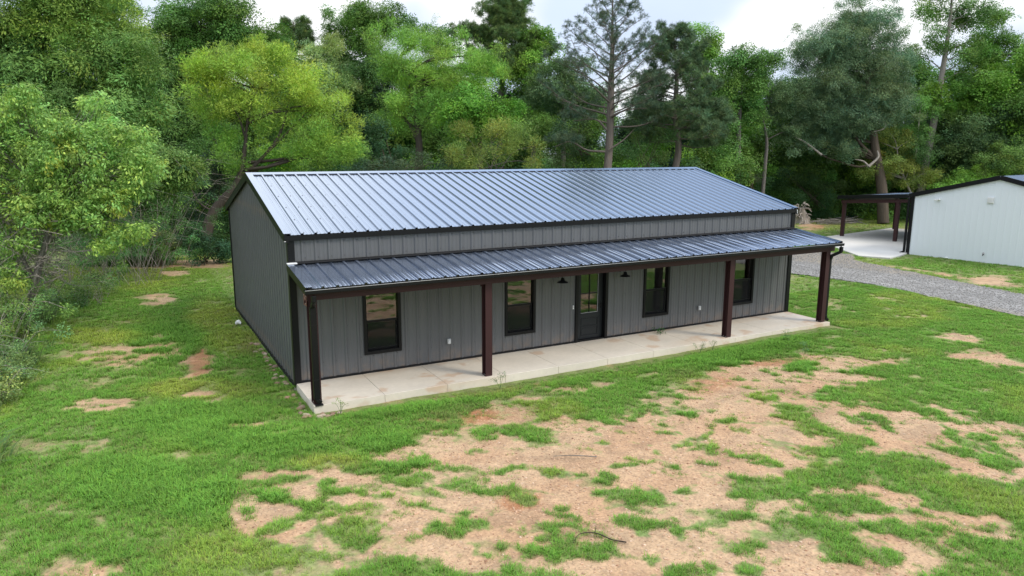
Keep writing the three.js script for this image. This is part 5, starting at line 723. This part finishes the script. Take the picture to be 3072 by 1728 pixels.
// small single things
{
  const r = rng(240);
  const st = new MB(); st.tube([V(1.98, -0.085, 8.78), V(2.15, -0.05, 8.68), V(2.38, -0.06, 8.74), V(2.52, -0.085, 8.98), V(2.66, -0.09, 9.12)], [0.004, 0.008, 0.011], 6, 20); st.tube([V(2.38, -0.06, 8.74), V(2.42, -0.03, 8.7), V(2.47, -0.02, 8.64)], [0.007, 0.003], 5, 6); tag(st.build('fallen_twig', BK.brown), 'long curved brown twig lying on the bare soil, bottom centre', 'twig');
  const s2 = new MB(), a = onG(1660, 1376), b = onG(1790, 1378); s2.tube([a.clone().setY(-0.07), a.clone().lerp(b, 0.5).setY(-0.05), b.clone().setY(-0.07)], [0.006, 0.012], 5, 10); tag(s2.build('fallen_twig', BK.dead), 'pale straight twig on the bare soil right of centre', 'twig');
  const lt = new MB(); lt.tube([V(-0.36, -0.04, -7.05), V(-0.3, 0.02, -7.0), V(-0.24, -0.04, -6.95)], [0.05, 0.07, 0.03], 7, 8); tag(lt.build('plastic_scrap', M.whitePlastic), 'small white plastic scrap on the grass beside the left gable', 'litter');
  const l2 = new MB(), lp = onG(2840, 775); l2.geo(new THREE.SphereGeometry(0.1, 12, 8).scale(1.2, 0.5, 0.9).translate(lp.x, GY + 0.03, lp.z)); tag(l2.build('plastic_scrap', M.whitePlastic), 'white scrap on the grass below the shed floodlight', 'litter');
  const sprig = thing('leafy_sprig', 'fallen green leafy sprig lying on the porch slab', 'sprig', V(10.57, 0.01, 0.4)); { const m = new MB(); m.tube([V(-0.12, 0, 0.12), V(0, 0.05, 0), V(0.06, 0.09, -0.16)], [0.005, 0.004], 5, 8); m.build('stem', BK.brown, sprig); foliage('leaves', sprig, 'big', [{ p: V(-0.02, 0.06, 0), r: V(0.08, 0.05, 0.1), c: [0.05, 0.15, 0.04], n: 3 }, { p: V(0.05, 0.1, -0.12), r: V(0.07, 0.05, 0.07), c: [0.04, 0.12, 0.035], n: 2 }], r, { size: 0.55 }); }
  const weed = (px, py, s, label, c) => { const t = thing('weed', label, 'weed', onG(px, py)); const m = new MB(), L3 = []; for (let i = 0; i < 5; i++) { const e = V((r() - 0.5) * 0.25 * s, (0.15 + 0.2 * r()) * s, (r() - 0.5) * 0.25 * s); m.tube([V(0, -0.02, 0), e.clone().multiplyScalar(0.5).add(V(0, 0.04, 0)), e], [0.004, 0.003], 4, 5); L3.push({ p: e, r: V(0.02, 0.02, 0.02), c: vary(c, r), n: 1 }); } m.build('stem', std(0.1, 0.18, 0.05, 0.8), t); foliage('leaves', t, 'small', L3, r, { size: 0.24 * s, hollow: 0 }); };
  weed(1022, 1238, 0.9, 'yellow-green weed growing at the slab edge near the left post', [0.25, 0.36, 0.05]); weed(2098, 1062, 1.0, 'tall weed at the slab edge left of the third post', [0.07, 0.18, 0.05]); weed(2138, 1048, 0.8, 'reddish-tipped weed at the slab edge just left of the third post', [0.12, 0.16, 0.05]); weed(2368, 1030, 1.1, 'leafy green weed on the grass by the right end of the slab', [0.08, 0.22, 0.06]); weed(2415, 1062, 1.0, 'grey-green weed on the grass below the right end of the slab', [0.14, 0.25, 0.16]); weed(1500, 1165, 1.0, 'small green weed in front of the slab right of the second post', [0.08, 0.2, 0.05]);
  // uprooted stump and brush pile beyond the right gable
  const sb = at(2400, 668, 55); const stump = thing('root_ball', 'grey uprooted stump standing at the wood edge beyond the right gable', 'stump', V(sb.x, -0.2, sb.z)); { const m = new MB(); m.tube([V(0, -0.2, 0), V(0.05, 0.6, 0), V(-0.1, 1.25, 0.1)], [0.75, 0.55, 0.2], 11, 10); m.build('trunk', BK.dead, stump); const q = new MB(); for (let i = 0; i < 46; i++) { const an = r() * 6.28, y = 0.05 + r() * 1.5, R = 0.6 * (1.25 - y * 0.5); const p = V(Math.cos(an) * R * 0.8, y, Math.sin(an) * R * 0.8), e = V(Math.cos(an + r() - 0.5) * (R + 0.55 * r()), y - 0.55 * r() + 0.15, Math.sin(an + r() - 0.5) * (R + 0.55 * r())); q.tube([p, p.clone().lerp(e, 0.5).add(V(0, 0.12 * r(), 0)), e], [0.07, 0.02], 5, 5); } q.build('root', BK.dead, stump); }
  const bp = at(2510, 664, 55.5), pile = thing('brush_pile', 'pile of grey cut branches at the wood edge left of the carport', 'brush pile', V(bp.x, -0.15, bp.z)); { const m = new MB(); for (let i = 0; i < 60; i++) { const c = V((r() - 0.5) * 4.2, r() * 0.28, (r() - 0.5) * 1.6), an = r() * 6.28, l = 0.5 + r() * 1.0, d = V(Math.cos(an) * l, (r() - 0.4) * 0.5, Math.sin(an) * l); m.tube([c.clone().sub(d), c.clone().add(V(0, 0.1 * r(), 0)), c.clone().add(d)], [0.035, 0.012], 4, 5); } m.build('branch', BK.pale, pile); }
}

renderer.render(scene, camera);
